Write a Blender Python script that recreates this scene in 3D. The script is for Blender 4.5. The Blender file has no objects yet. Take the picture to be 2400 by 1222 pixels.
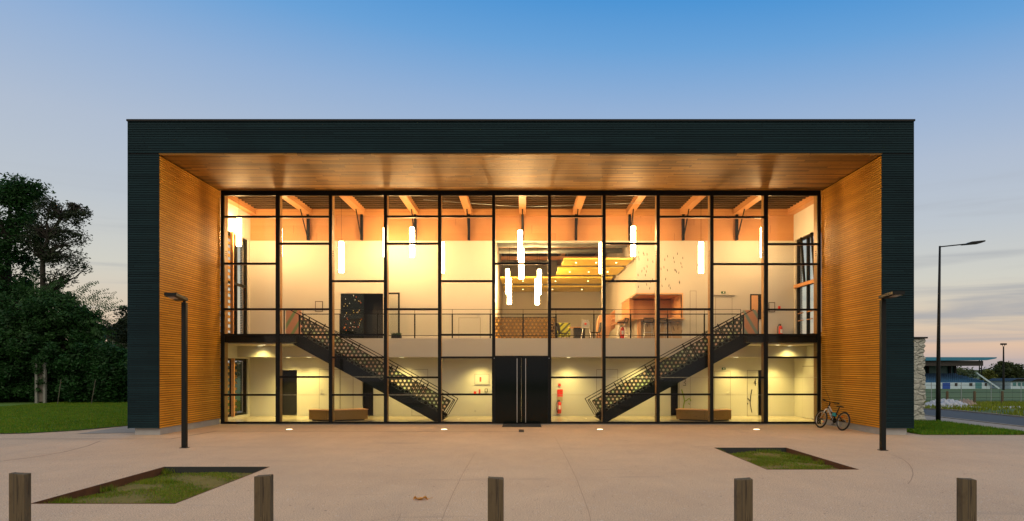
import bpy, bmesh, math, random
import numpy as np
from mathutils import Vector, Matrix
random.seed(7); rng = np.random.default_rng(7)
R = math.radians
S = bpy.context.scene
COL = S.collection

# ------------------------------------------------------------------ camera
F, CX, HY, EYE = 1650.0, 1224.5, 864.0, 2.0
cam_d = bpy.data.cameras.new('camera'); cam = bpy.data.objects.new('camera', cam_d)
COL.objects.link(cam); S.camera = cam
cam.location = (0, 0, EYE); cam.rotation_euler = (R(90), 0, 0)
cam_d.sensor_width = 36; cam_d.lens = 36 * F / 2400
cam_d.shift_x = -(CX - 1200) / 2400; cam_d.shift_y = (HY - 611) / 2400
cam_d.clip_start = 0.1; cam_d.clip_end = 4000

# ------------------------------------------------------------------ world (dusk sky)
W = bpy.data.worlds.new('World'); S.world = W; W.use_nodes = True
nt = W.node_tree; N = nt.nodes; L = nt.links
for n in list(N): N.remove(n)
def nd(t, **k):
    n = N.new(t)
    for a, v in k.items(): setattr(n, a, v)
    return n
def lin(c): return tuple(((v/255)/12.92 if v/255 <= .04045 else ((v/255+.055)/1.055)**2.4) for v in c)
out = nd('ShaderNodeOutputWorld'); bg = nd('ShaderNodeBackground')
tc = nd('ShaderNodeTexCoord'); sep = nd('ShaderNodeSeparateXYZ')
L.new(tc.outputs['Generated'], sep.inputs[0])
ramp = nd('ShaderNodeValToRGB'); cr = ramp.color_ramp
stops = [(0.0, (176,168,174)), (0.03, (224,192,166)), (0.065, (220,202,178)), (0.12, (209,208,198)),
         (0.19, (190,198,206)), (0.27, (176,190,210)), (0.35, (148,177,214)), (0.42, (106,162,216)), (0.48, (70,146,212)), (0.7, (104,160,214)), (1.0, (130,172,214))]
while len(cr.elements) < len(stops): cr.elements.new(0.5)
for e, (p, c) in zip(cr.elements, stops): e.position = p; e.color = (*lin(c), 1)
zx = nd('ShaderNodeMath', operation='MULTIPLY_ADD'); zx.inputs[1].default_value = .18; zx.inputs[2].default_value = 1
L.new(sep.outputs['X'], zx.inputs[0])
zm_ = nd('ShaderNodeMath', operation='MULTIPLY'); L.new(sep.outputs['Z'], zm_.inputs[0]); L.new(zx.outputs[0], zm_.inputs[1])
L.new(zm_.outputs[0], ramp.inputs[0])
mp = nd('ShaderNodeMapping'); mp.inputs['Scale'].default_value = (1.6, 1.6, 26)
mp.inputs['Rotation'].default_value = (0, R(2), 0)
L.new(tc.outputs['Generated'], mp.inputs[0])
ns = nd('ShaderNodeTexNoise'); ns.inputs['Scale'].default_value = 1.9; ns.inputs['Detail'].default_value = 5; ns.inputs['Roughness'].default_value = .5
ns.inputs['Distortion'].default_value = .5
L.new(mp.outputs[0], ns.inputs[0])
cm = nd('ShaderNodeMapRange'); cm.interpolation_type = 'SMOOTHSTEP'
cm.inputs['From Min'].default_value = .47; cm.inputs['From Max'].default_value = .72
L.new(ns.outputs['Fac'], cm.inputs['Value'])
ms = nd('ShaderNodeMapRange'); ms.inputs['From Min'].default_value = .24; ms.inputs['From Max'].default_value = .09
ms.inputs['To Max'].default_value = .75
L.new(sep.outputs['Z'], ms.inputs['Value'])
mu = nd('ShaderNodeMath', operation='MULTIPLY'); L.new(cm.outputs[0], mu.inputs[0]); L.new(ms.outputs[0], mu.inputs[1])
mix = nd('ShaderNodeMix', data_type='RGBA'); L.new(mu.outputs[0], mix.inputs['Factor'])
L.new(ramp.outputs[0], mix.inputs['A']); mix.inputs['B'].default_value = (*lin((158,162,170)), 1)
# warm glow added to the sky behind the viewer to light the plaza
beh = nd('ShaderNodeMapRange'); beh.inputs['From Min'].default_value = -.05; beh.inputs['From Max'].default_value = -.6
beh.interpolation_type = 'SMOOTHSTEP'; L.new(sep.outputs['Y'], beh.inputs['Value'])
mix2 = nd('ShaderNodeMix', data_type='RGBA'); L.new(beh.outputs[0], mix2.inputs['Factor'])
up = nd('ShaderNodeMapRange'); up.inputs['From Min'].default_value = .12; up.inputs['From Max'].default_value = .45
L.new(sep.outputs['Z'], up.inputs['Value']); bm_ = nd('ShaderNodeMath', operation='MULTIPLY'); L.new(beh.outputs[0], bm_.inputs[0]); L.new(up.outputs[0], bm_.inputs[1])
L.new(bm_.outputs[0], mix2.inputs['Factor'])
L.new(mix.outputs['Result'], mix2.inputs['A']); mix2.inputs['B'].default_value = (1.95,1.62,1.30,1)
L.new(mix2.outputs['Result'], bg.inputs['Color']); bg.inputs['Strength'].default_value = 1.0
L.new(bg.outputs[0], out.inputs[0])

S.view_settings.view_transform = 'Standard'; S.view_settings.look = 'None'
S.view_settings.exposure = 0; S.view_settings.gamma = 1
S.render.engine = 'CYCLES'
cy = S.cycles; cy.use_denoising = True; cy.max_bounces = 8; cy.diffuse_bounces = 5; cy.glossy_bounces = 3
cy.transparent_max_bounces = 24; cy.sample_clamp_indirect = 6; cy.caustics_reflective = False; cy.caustics_refractive = False

# ------------------------------------------------------------------ tools
def P(x, y, d):
    "point seen at photo pixel (x, y) at depth d"
    return Vector(((x-CX)*d/F, d, EYE-(y-HY)*d/F))
def PX(x, d): return (x-CX)*d/F
def PZ(y, d): return EYE-(y-HY)*d/F

class MB:
    def __init__(s): s.v = []; s.f = []
    def add(s, vs, fs):
        o = len(s.v); s.v += [tuple(v) for v in vs]; s.f += [tuple(i+o for i in f) for f in fs]; return s
    def box(s, x0, x1, y0, y1, z0, z1):
        if x0 > x1: x0, x1 = x1, x0
        if y0 > y1: y0, y1 = y1, y0
        if z0 > z1: z0, z1 = z1, z0
        v = [(x0,y0,z0),(x1,y0,z0),(x1,y1,z0),(x0,y1,z0),(x0,y0,z1),(x1,y0,z1),(x1,y1,z1),(x0,y1,z1)]
        return s.add(v, [(0,3,2,1),(4,5,6,7),(0,1,5,4),(1,2,6,5),(2,3,7,6),(3,0,4,7)])
    def bbox(s, x0, x1, y0, y1, z0, z1, b=.01):
        "box with chamfered edges"
        bm = bmesh.new(); bmesh.ops.create_cube(bm, size=1)
        for v in bm.verts: v.co = Vector(((x0+x1)/2+v.co.x*(x1-x0), (y0+y1)/2+v.co.y*(y1-y0), (z0+z1)/2+v.co.z*(z1-z0)))
        bmesh.ops.bevel(bm, geom=bm.edges[:], offset=b, segments=2, affect='EDGES', profile=.6)
        bm.verts.ensure_lookup_table()
        s.add([v.co[:] for v in bm.verts], [[v.index for v in f.verts] for f in bm.faces]); bm.free(); return s
    def prism(s, pts, axis, a, b):
        "polygon pts in the plane across axis, extruded from a to b"
        n = len(pts)
        def mk(p, q):
            return {'y': (p[0], q, p[1]), 'x': (q, p[0], p[1]), 'z': (p[0], p[1], q)}[axis]
        v = [mk(p, a) for p in pts] + [mk(p, b) for p in pts]
        f = [tuple(range(n)), tuple(range(2*n-1, n-1, -1))] + [(i, (i+1) % n, n+(i+1) % n, n+i) for i in range(n)]
        return s.add(v, f)
    def tube(s, pts, r, n=8, cap=True):
        pts = [Vector(p) for p in pts]; m = len(pts)
        rr = r if isinstance(r, (list, tuple)) else [r]*m
        t0 = (pts[1]-pts[0]).normalized()
        u = t0.orthogonal().normalized(); vs = []
        for i, p in enumerate(pts):
            t = (pts[min(i+1, m-1)]-pts[max(i-1, 0)])
            t = t.normalized() if t.length > 1e-9 else t0
            u = (u-t*u.dot(t)); u = u.normalized() if u.length > 1e-6 else t.orthogonal().normalized()
            w = t.cross(u)
            for k in range(n):
                a = 2*math.pi*k/n; vs.append(p+(u*math.cos(a)+w*math.sin(a))*rr[i])
        fs = [(i*n+k, i*n+(k+1) % n, (i+1)*n+(k+1) % n, (i+1)*n+k) for i in range(m-1) for k in range(n)]
        if cap: fs += [tuple(range(n-1, -1, -1)), tuple((m-1)*n+k for k in range(n))]
        return s.add(vs, fs)
    def torus(s, c, R_, r, axis='x', n=28, m=8):
        c = Vector(c); vs = []
        for i in range(n):
            a = 2*math.pi*i/n
            for k in range(m):
                b = 2*math.pi*k/m; q = R_+r*math.cos(b); h = r*math.sin(b)
                p = {'x': (h, q*math.cos(a), q*math.sin(a)), 'z': (q*math.cos(a), q*math.sin(a), h)}[axis]
                vs.append(c+Vector(p))
        fs = [(i*m+k, ((i+1) % n)*m+k, ((i+1) % n)*m+(k+1) % m, i*m+(k+1) % m) for i in range(n) for k in range(m)]
        return s.add(vs, fs)

def mesh(name, mb, mat):
    me = bpy.data.meshes.new(name)
    me.from_pydata(mb.v, [], mb.f); me.update()
    if mat: me.materials.append(mat)
    return me
def wloc(p):
    v = Vector((0, 0, 0))
    while p: v += p.location; p = p.parent
    return v
def tag(o, label=None, cat=None, group=None, kind=None):
    if label: o['label'] = label
    if cat: o['category'] = cat
    if group: o['group'] = group
    if kind: o['kind'] = kind
    return o
def thing(name, label, cat, loc=(0,0,0), rz=0, group=None):
    o = bpy.data.objects.new(name, None); COL.objects.link(o); o.empty_display_size = .2
    o.location = loc; o.rotation_euler = (0, 0, rz); return tag(o, label, cat, group)
def obj(name, mb, mat, parent=None, world=False, smooth=False, bevel=0):
    "one mesh object; world=True when mb is in world coordinates and the parent is unrotated"
    me = mesh(name, mb, mat)
    if world and parent:
        me.transform(Matrix.Translation(-wloc(parent)))
    bm = bmesh.new(); bm.from_mesh(me); bmesh.ops.recalc_face_normals(bm, faces=bm.faces[:]); bm.to_mesh(me); bm.free()
    if smooth:
        me.polygons.foreach_set('use_smooth', [True]*len(me.polygons))
    o = bpy.data.objects.new(name, me); COL.objects.link(o); o.parent = parent
    return o
def single(name, mb, mat, label, cat, group=None, base=None, smooth=False):
    "a thing that is one mesh, origin moved to its base"
    o = obj(name, mb, mat, None, smooth=smooth)
    vs = np.array(mb.v); b = Vector(base) if base else Vector(((vs[:,0].min()+vs[:,0].max())/2, (vs[:,1].min()+vs[:,1].max())/2, vs[:,2].min()))
    o.data.transform(Matrix.Translation(-b)); o.location = b
    return tag(o, label, cat, group)
def dup(root, loc, rz=None, label=None):
    r = root.copy(); COL.objects.link(r); r.location = loc
    if rz is not None: r.rotation_euler = (0, 0, rz)
    if label: r['label'] = label
    for ch in list(root.children):
        c = ch.copy(); COL.objects.link(c); c.parent = r
        for g in list(ch.children):
            d = g.copy(); COL.objects.link(d); d.parent = c
    return r
def fast_mesh(name, verts, faces, mats, mi=None):
    me = bpy.data.meshes.new(name); k = faces.shape[1]
    me.vertices.add(len(verts)); me.vertices.foreach_set('co', verts.astype(np.float32).ravel())
    me.loops.add(faces.size); me.loops.foreach_set('vertex_index', faces.astype(np.int32).ravel())
    me.polygons.add(len(faces)); me.polygons.foreach_set('loop_start', np.arange(0, faces.size, k, dtype=np.int32))
    for m in mats: me.materials.append(m)
    if mi is not None: me.polygons.foreach_set('material_index', mi.astype(np.int32))
    me.update(calc_edges=True); return me

# ------------------------------------------------------------------ materials
MATS = {}
class NB:
    "small node builder"
    def __init__(s, name):
        s.m = bpy.data.materials.new(name); s.m.use_nodes = True; s.t = s.m.node_tree
        s.b = s.t.nodes['Principled BSDF']; s.o = s.t.nodes['Material Output']
        s.tc = s.n('ShaderNodeTexCoord'); MATS[name] = s.m
    def n(s, t, **k):
        x = s.t.nodes.new(t)
        for a, v in k.items(): setattr(x, a, v)
        return x
    def l(s, a, b): s.t.links.new(a, b)
    def set(s, **k):
        for a, v in k.items(): s.b.inputs[a.replace('_', ' ')].default_value = v
    def noise(s, scale=5, detail=4, rough=.5, stretch=(1,1,1), src=None, dist=0):
        mp = s.n('ShaderNodeMapping'); mp.inputs['Scale'].default_value = stretch
        s.l(src or s.tc.outputs['Object'], mp.inputs[0])
        x = s.n('ShaderNodeTexNoise'); x.inputs['Scale'].default_value = scale; x.inputs['Detail'].default_value = detail
        x.inputs['Roughness'].default_value = rough; x.inputs['Distortion'].default_value = dist
        s.l(mp.outputs[0], x.inputs[0]); return x.outputs['Fac']
    def rng(s, v, a, b, c=0, d=1, smooth=False):
        x = s.n('ShaderNodeMapRange'); x.inputs['From Min'].default_value = a; x.inputs['From Max'].default_value = b
        x.inputs['To Min'].default_value = c; x.inputs['To Max'].default_value = d
        if smooth: x.interpolation_type = 'SMOOTHSTEP'
        s.l(v, x.inputs['Value']); return x.outputs[0]
    def math(s, op, a, b=0.0):
        x = s.n('ShaderNodeMath', operation=op)
        for i, v in enumerate((a, b)):
            if isinstance(v, (int, float)): x.inputs[i].default_value = v
            else: s.l(v, x.inputs[i])
        return x.outputs[0]
    def mix(s, f, a, b, bt='MIX'):
        x = s.n('ShaderNodeMix', data_type='RGBA', blend_type=bt)
        for nm, v in (('Factor', f), ('A', a), ('B', b)):
            if isinstance(v, (int, float)): x.inputs[nm].default_value = v
            elif isinstance(v, tuple): x.inputs[nm].default_value = (*v[:3], 1)
            else: s.l(v, x.inputs[nm])
        return x.outputs['Result']
    def col(s, c):
        if isinstance(c, tuple): s.b.inputs['Base Color'].default_value = (*c, 1)
        else: s.l(c, s.b.inputs['Base Color'])
    def bump(s, h, strength=.3, dist=.01):
        x = s.n('ShaderNodeBump'); x.inputs['Strength'].default_value = strength; x.inputs['Distance'].default_value = dist
        s.l(h, x.inputs['Height']); s.l(x.outputs[0], s.b.inputs['Normal'])
    def sep(s):
        x = s.n('ShaderNodeSeparateXYZ'); s.l(s.tc.outputs['Object'], x.inputs[0]); return x.outputs

def plain(name, c, rough=.6, metal=0.0, var=.25, scale=6, bump=.15):
    b = NB(name); f = b.noise(scale, 5, .6)
    b.col(b.mix(f, tuple(v*(1-var) for v in c), tuple(min(1, v*(1+var)) for v in c)))
    b.set(Roughness=rough, Metallic=metal)
    if bump: b.bump(b.noise(scale*6, 3), bump, .004)
    return b.m

def boards(name, c1, c2, axis, pitch, along, rough=.5, knots=.3, phase=0.0, seg=2.4, spec=.5):
    "timber: one tone per board (axis/pitch) and per length (along), grain along the board"
    b = NB(name); xyz = b.sep(); ax = {'x': 0, 'y': 1, 'z': 2}
    row = b.math('FLOOR', b.math('DIVIDE', b.math('SUBTRACT', xyz[ax[axis]], phase), pitch))
    wn0 = b.n('ShaderNodeTexWhiteNoise', noise_dimensions='1D'); b.l(row, wn0.inputs['W'])
    sg = b.math('FLOOR', b.math('ADD', b.math('DIVIDE', xyz[ax[along]], seg), b.math('MULTIPLY', wn0.outputs['Value'], 7.0)))
    cb = b.n('ShaderNodeCombineXYZ'); b.l(row, cb.inputs[0]); b.l(sg, cb.inputs[1])
    wn = b.n('ShaderNodeTexWhiteNoise', noise_dimensions='2D'); b.l(cb.outputs[0], wn.inputs['Vector'])
    st = [14, 14, 14]; st[ax[along]] = .7
    g = b.noise(2.2, 5, .6, tuple(st), dist=.3)
    k = b.noise(3, 2, .5, tuple(2.2 if i == ax[along] else 5 for i in range(3)))
    f = b.math('ADD', b.math('MULTIPLY', wn.outputs['Value'], .6), b.math('MULTIPLY', g, .45))
    c = b.mix(f, c1, c2)
    c = b.mix(b.rng(k, .66, .74, 0, knots), c, tuple(v*.35 for v in c1))
    fl = b.math('FRACT', b.math('ADD', b.math('DIVIDE', xyz[ax[along]], seg), b.math('MULTIPLY', wn0.outputs['Value'], 7.0)))
    c = b.mix(b.math('MULTIPLY', b.math('LESS_THAN', fl, .008/seg*1.4), .8), c, tuple(v*.15 for v in c1))
    wz_ = b.noise(.5, 3, .6); c = b.mix(b.rng(wz_, .4, .75, 0, .35), c, tuple(v*.55 for v in c1))
    b.col(c); b.set(Roughness=rough); b.b.inputs['Specular IOR Level'].default_value = spec
    b.bump(g, .25, .004); return b.m

M = {}
M['clad'] = boards('dark_boards', (.002,.013,.018), (.007,.027,.034), 'z', .07, 'x', .8, .1, .2, 3.2, .25)
M['clad_gap'] = plain('dark_backing', (.002,.004,.005), .95)
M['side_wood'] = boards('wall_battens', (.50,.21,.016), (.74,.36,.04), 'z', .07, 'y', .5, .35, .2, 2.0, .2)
M['side_gap'] = plain('batten_backing', (.12,.045,.010), .9)
FR_ = 21.13-21.1
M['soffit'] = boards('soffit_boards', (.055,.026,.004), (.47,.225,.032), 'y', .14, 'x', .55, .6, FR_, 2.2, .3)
M['ply'] = boards('plywood', (.60,.30,.13), (.80,.44,.21), 'z', .6, 'x', .5, .25)
M['glulam'] = boards('glulam_timber', (.44,.20,.075), (.58,.29,.12), 'z', .045, 'y', .5, .15)
M['post_wood_shaded'] = boards('shaded_post_timber', (.22,.11,.030), (.32,.17,.05), 'x', .2, 'z', .5, .2)  # glulam darkened for the posts, their shade put into the colour
M['bench_wood'] = boards('bench_wood', (.22,.11,.018), (.34,.18,.035), 'z', .5, 'x', .45, .5)
M['black_metal'] = plain('black_metal', (.004,.0045,.004), .45, .0, .2, 4, .05)
M['charcoal'] = plain('charcoal_coating', (.006,.0075,.007), .5, .0, .25, 5, .08)
for k_ in ('charcoal', 'black_metal', 'clad'): M[k_].node_tree.nodes['Principled BSDF'].inputs['Specular IOR Level'].default_value = .2
M['steel'] = plain('brushed_steel', (.52,.52,.50), .3, 1, .1, 8, .05)
M['zinc'] = plain('galvanised_steel', (.30,.34,.35), .45, .7, .2, 10, .1)
M['white_wall'] = plain('white_plaster', (.53,.51,.465), .85, 0, .02, 1.5, .05)
M['white_paint'] = plain('white_paint', (.51,.49,.45), .5, 0, .02, 3, 0)
M['grey_line'] = plain('shadow_gap', (.10,.08,.06), .9, 0, .1)
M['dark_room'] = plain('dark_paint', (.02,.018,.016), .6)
M['plinth'] = plain('cast_concrete', (.34,.35,.35), .85, 0, .18, 3, .2)
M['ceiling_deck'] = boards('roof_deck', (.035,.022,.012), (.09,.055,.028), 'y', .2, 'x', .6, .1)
M['yellow'] = plain('yellow_laminate', (.80,.60,.10), .4, 0, .06, 3, 0)
M['red'] = plain('red_enamel', (.62,.035,.02), .3, 0, .1, 6, 0)
M['rubber'] = plain('black_rubber', (.012,.012,.012), .75)
M['green_sign'] = plain('green_sign', (.01,.09,.04), .4)
M['white_plastic'] = plain('white_plastic', (.75,.75,.72), .35, 0, .03, 4, 0)
M['grey_plastic'] = plain('grey_plastic', (.35,.34,.33), .4, 0, .05, 4, 0)
M['turquoise'] = plain('turquoise_paint', (.01,.22,.26), .3, 0, .1, 9, 0)
M['orange_reflector'] = plain('orange_reflector', (.85,.16,.02), .25, 0, .05, 9, 0)
M['lime'] = plain('lime_print', (.22,.32,.01), .6, 0, .05, 5, 0)
M['blue_seat'] = plain('blue_seats', (.010,.085,.20), .5, 0, .4, 1.5, 0)
M['blue_metal'] = plain('blue_fascia', (.02,.17,.28), .4, 0, .15, 1, 0)
M['blue_door'] = plain('blue_door', (.01,.06,.32), .4, 0, .1, 1, 0)
M['pale_panel'] = plain('pale_blue_panel', (.38,.52,.60), .6, 0, .12, .6, 0)
M['teal_panel'] = plain('teal_panel', (.06,.20,.22), .3, 0, .3, .5, 0)
M['tile_roof'] = plain('old_roof_tiles', (.14,.13,.115), .9, 0, .4, 3, .5)
M['post_concrete'] = plain('post_concrete', (.17,.18,.16), .85, 0, .35, 4, .3)
M['mat_fibre'] = plain('mat_fibre', (.018,.022,.022), .95, 0, .3, 60, .4)
M['leaf_dry'] = plain('dry_leaf', (.50,.24,.05), .7, 0, .5, 30, .3)
M['print_red'] = plain('red_print', (.5,.05,.03), .6)
M['ink'] = plain('black_print', (.015,.015,.015), .7)
M['floor_tile'] = None

def emis(name, c, s):
    b = NB(name); b.col((.8,.8,.8)); b.b.inputs['Emission Color'].default_value = (*c, 1); b.b.inputs['Emission Strength'].default_value = s; return b.m
WARM = (1.0, .585, .24); LOW = (1.0, .74, .22)
M['tube'] = emis('lit_tube', WARM, 100)
M['tube_in'] = emis('lit_tube_inner', WARM, 140)
M['down'] = emis('lit_downlight', (1,.85,.5), 12)
M['spot'] = emis('lit_ground_spot', (1,.85,.5), 5)

b = NB('glass'); gl = b.n('ShaderNodeBsdfGlossy'); gl.inputs['Roughness'].default_value = .01
tr = b.n('ShaderNodeBsdfTransparent'); tr.inputs['Color'].default_value = (.95,.965,.95,1)
fr = b.n('ShaderNodeFresnel'); fr.inputs['IOR'].default_value = 1.33
mx = b.n('ShaderNodeMixShader'); gm_ = b.n('ShaderNodeNewGeometry'); ff_ = b.math('MULTIPLY', fr.outputs[0], b.math('SUBTRACT', 1.0, gm_.outputs['Backfacing'])); b.l(ff_, mx.inputs[0]); b.l(tr.outputs[0], mx.inputs[1]); b.l(gl.outputs[0], mx.inputs[2])
b.l(mx.outputs[0], b.o.inputs['Surface']); M['glass'] = b.m
b = NB('dark_glass'); b.col((.003,.005,.004)); b.set(Roughness=.08); b.b.inputs['Specular IOR Level'].default_value = .25; M['door_glass'] = b.m

# interior floor
b = NB('floor_tiles'); br = b.n('ShaderNodeTexBrick'); br.offset = 0
br.inputs['Color1'].default_value = (.46,.40,.30,1); br.inputs['Color2'].default_value = (.41,.36,.27,1); br.inputs['Mortar'].default_value = (.2,.17,.13,1)
br.inputs['Scale'].default_value = 1; br.inputs['Mortar Size'].default_value = .004; br.inputs['Brick Width'].default_value = .6; br.inputs['Row Height'].default_value = .6
b.l(b.tc.outputs['Object'], br.inputs[0]); b.l(br.outputs[0], b.b.inputs['Base Color']); b.set(Roughness=.22); M['floor_tile'] = b.m

# pale in-situ concrete with aggregate
b = NB('plaza_concrete'); obc = b.tc.outputs['Object']
big = b.noise(.35, 5, .6); mid = b.noise(2.2, 4, .6, (1, .5, 1)); fine = b.noise(55, 2, .7)
c = b.mix(big, (.53,.36,.215), (.78,.555,.35)); c = b.mix(b.rng(mid, .35, .7, 0, .45), c, b.mix(.5, c, (.36,.28,.21)))
c = b.mix(b.rng(fine, .40, .60), b.mix(.6, c, (.12,.10,.08)), c)
vo = b.n('ShaderNodeTexVoronoi'); vo.inputs['Scale'].default_value = 14; b.l(obc, vo.inputs[0])
sp = b.n('ShaderNodeTexWhiteNoise'); b.l(vo.outputs['Position'], sp.inputs['Vector'])
pit = b.math('MULTIPLY', b.math('LESS_THAN', vo.outputs['Distance'], .16), b.math('GREATER_THAN', sp.outputs['Value'], .80))
c = b.mix(b.math('MULTIPLY', pit, .75), c, (.07,.055,.045))
pale = b.math('MULTIPLY', b.math('LESS_THAN', vo.outputs['Distance'], .2), b.math('LESS_THAN', sp.outputs['Value'], .25))
c = b.mix(b.math('MULTIPLY', pale, .5), c, (.62,.58,.52))
v2 = b.n('ShaderNodeTexVoronoi'); v2.inputs['Scale'].default_value = 4.5; b.l(obc, v2.inputs[0])
s2 = b.n('ShaderNodeTexWhiteNoise'); b.l(v2.outputs['Position'], s2.inputs['Vector'])
p2_ = b.math('MULTIPLY', b.math('LESS_THAN', v2.outputs['Distance'], .085), b.math('GREATER_THAN', s2.outputs['Value'], .82))
c = b.mix(b.math('MULTIPLY', p2_, .8), c, (.07,.045,.03))
# faint wheel and mop stains
st = b.noise(.55, 3, .7, (.25, 2.2, 1), dist=1.2); c = b.mix(b.rng(st, .60, .74, 0, .28, True), c, (.20,.16,.13))
b.col(c); b.set(Roughness=.78); b.bump(fine, .25, .004); M['plaza'] = b.m

def grassmat(name, a, c2, dry, drya=.3, scale=.6):
    b = NB(name); f = b.noise(scale, 5, .65, (1, 1, 1)); g = b.noise(scale*11, 4, .7)
    c = b.mix(b.rng(f, .35, .65), a, c2); c = b.mix(b.rng(g, .45, .7, 0, drya), c, dry)
    b.col(c); b.set(Roughness=.9); b.bump(g, .6, .05); return b.m
M['lawn'] = grassmat('lawn_grass', (.030,.100,.003), (.075,.165,.005), (.08,.09,.010), .35, .35)
M['terrain'] = grassmat('rough_grass', (.030,.070,.008), (.060,.110,.014), (.12,.10,.035), .45, .12)
M['pitch'] = grassmat('pitch_grass', (.035,.075,.010), (.060,.105,.016), (.08,.09,.02), .3, .05)
M['soil'] = grassmat('planter_soil', (.12,.115,.014), (.18,.15,.024), (.17,.09,.03), .7, 3.5)
M['asphalt'] = plain('asphalt', (.048,.056,.062), .85, 0, .25, 1.2, .3)
M['gravel'] = plain('gravel_path', (.26,.235,.20), .95, 0, .3, 9, .6)
M['stonepile'] = plain('crushed_stone', (.40,.42,.44), .95, 0, .35, 5, .8)
M['dirtpile'] = plain('earth_heap', (.34,.26,.20), .95, 0, .3, 5, .8)
M['line'] = plain('road_paint', (.62,.66,.68), .7, 0, .2, 4, .1)
M['shaded_edge'] = plain('shaded_edging', (.018,.020,.018), .8, 0, .4, 6, .3)
M['corten'] = plain('rusty_edging', (.10,.036,.012), .8, .2, .5, 7, .3)

def leafmat(name, a, c2, tr_=.25):
    b = NB(name)
    oi = b.n('ShaderNodeNewGeometry'); c = b.mix(b.rng(b.noise(.9, 3, .6), .3, .7), a, c2)
    wn = b.mix(oi.outputs['Random Per Island'], b.mix(.5, c, (0.004,.010,.004)), c)
    b.col(wn); b.set(Roughness=.6); b.b.inputs['Specular IOR Level'].default_value = .25
    t = b.n('ShaderNodeBsdfTranslucent'); b.l(wn, t.inputs['Color'])
    m = b.n('ShaderNodeMixShader'); m.inputs[0].default_value = tr_
    b.l(b.b.outputs[0], m.inputs[1]); b.l(t.outputs[0], m.inputs[2]); b.l(m.outputs[0], b.o.inputs['Surface']); return b.m
M['leaf_dark'] = leafmat('leaf_dark', (.009,.046,.010), (.026,.105,.018))
M['leaf_mid'] = leafmat('leaf_mid', (.014,.062,.014), (.038,.115,.024))
M['leaf_brown'] = leafmat('leaf_brownish', (.018,.032,.012), (.036,.056,.022))
M['leaf_far'] = leafmat('leaf_far', (.040,.065,.025), (.075,.100,.030))
M['leaf_yellow'] = leafmat('leaf_yellow', (.09,.12,.02), (.15,.17,.03))
M['blade'] = leafmat('grass_blade', (.17,.23,.008), (.27,.31,.02), .3)
M['blade_dry'] = leafmat('grass_blade_dry', (.26,.20,.04), (.34,.25,.07), .3)
M['blade_dark'] = leafmat('grass_blade_dark', (.075,.215,.005), (.130,.300,.010), .3)
M['bark_pale'] = plain('bark_pale', (.09,.085,.06), .9, 0, .4, 5, .5)
M['bark'] = plain('bark', (.020,.018,.013), .95, 0, .4, 5, .6)

# weathered sleeper timber
b = NB('weathered_timber'); g = b.noise(3, 6, .7, (14, 14, .8), dist=.6); k = b.noise(2.3, 3, .6, (3, 3, 1.6))
c = b.mix(g, (.030,.024,.012), (.150,.115,.060)); c = b.mix(b.rng(k, .55, .68, 0, .7), c, (.035,.020,.010))
crk = b.noise(4, 2, .5, (10, 10, .35)); c = b.mix(b.rng(crk, .60, .64, 0, .85), c, (.008,.007,.005))
oi = b.n('ShaderNodeObjectInfo'); c = b.mix(b.rng(oi.outputs['Random'], 0, 1, 0, .55), c, b.mix(.6, c, (.10,.055,.020))); b.col(c); b.set(Roughness=.85); b.bump(g, .8, .012); M['sleeper'] = b.m

# rubble stone wall
b = NB('rubble_stone'); vo = b.n('ShaderNodeTexVoronoi', feature='DISTANCE_TO_EDGE'); vo.inputs['Scale'].default_value = 2.4
mp_ = b.n('ShaderNodeMapping'); mp_.inputs['Scale'].default_value = (1, 1, 2.1); b.l(b.tc.outputs['Object'], mp_.inputs[0]); b.l(mp_.outputs[0], vo.inputs[0])
f = b.noise(5, 6, .7); c = b.mix(f, (.34,.37,.32), (.56,.58,.52)); c = b.mix(b.rng(vo.outputs['Distance'], 0, .05, .3, 0), c, (.22,.24,.21))
b.col(c); b.set(Roughness=.95); hh = b.math('ADD', b.rng(vo.outputs['Distance'], 0, .12), f); b.bump(hh, .8, .06); M['stone'] = b.m

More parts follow.
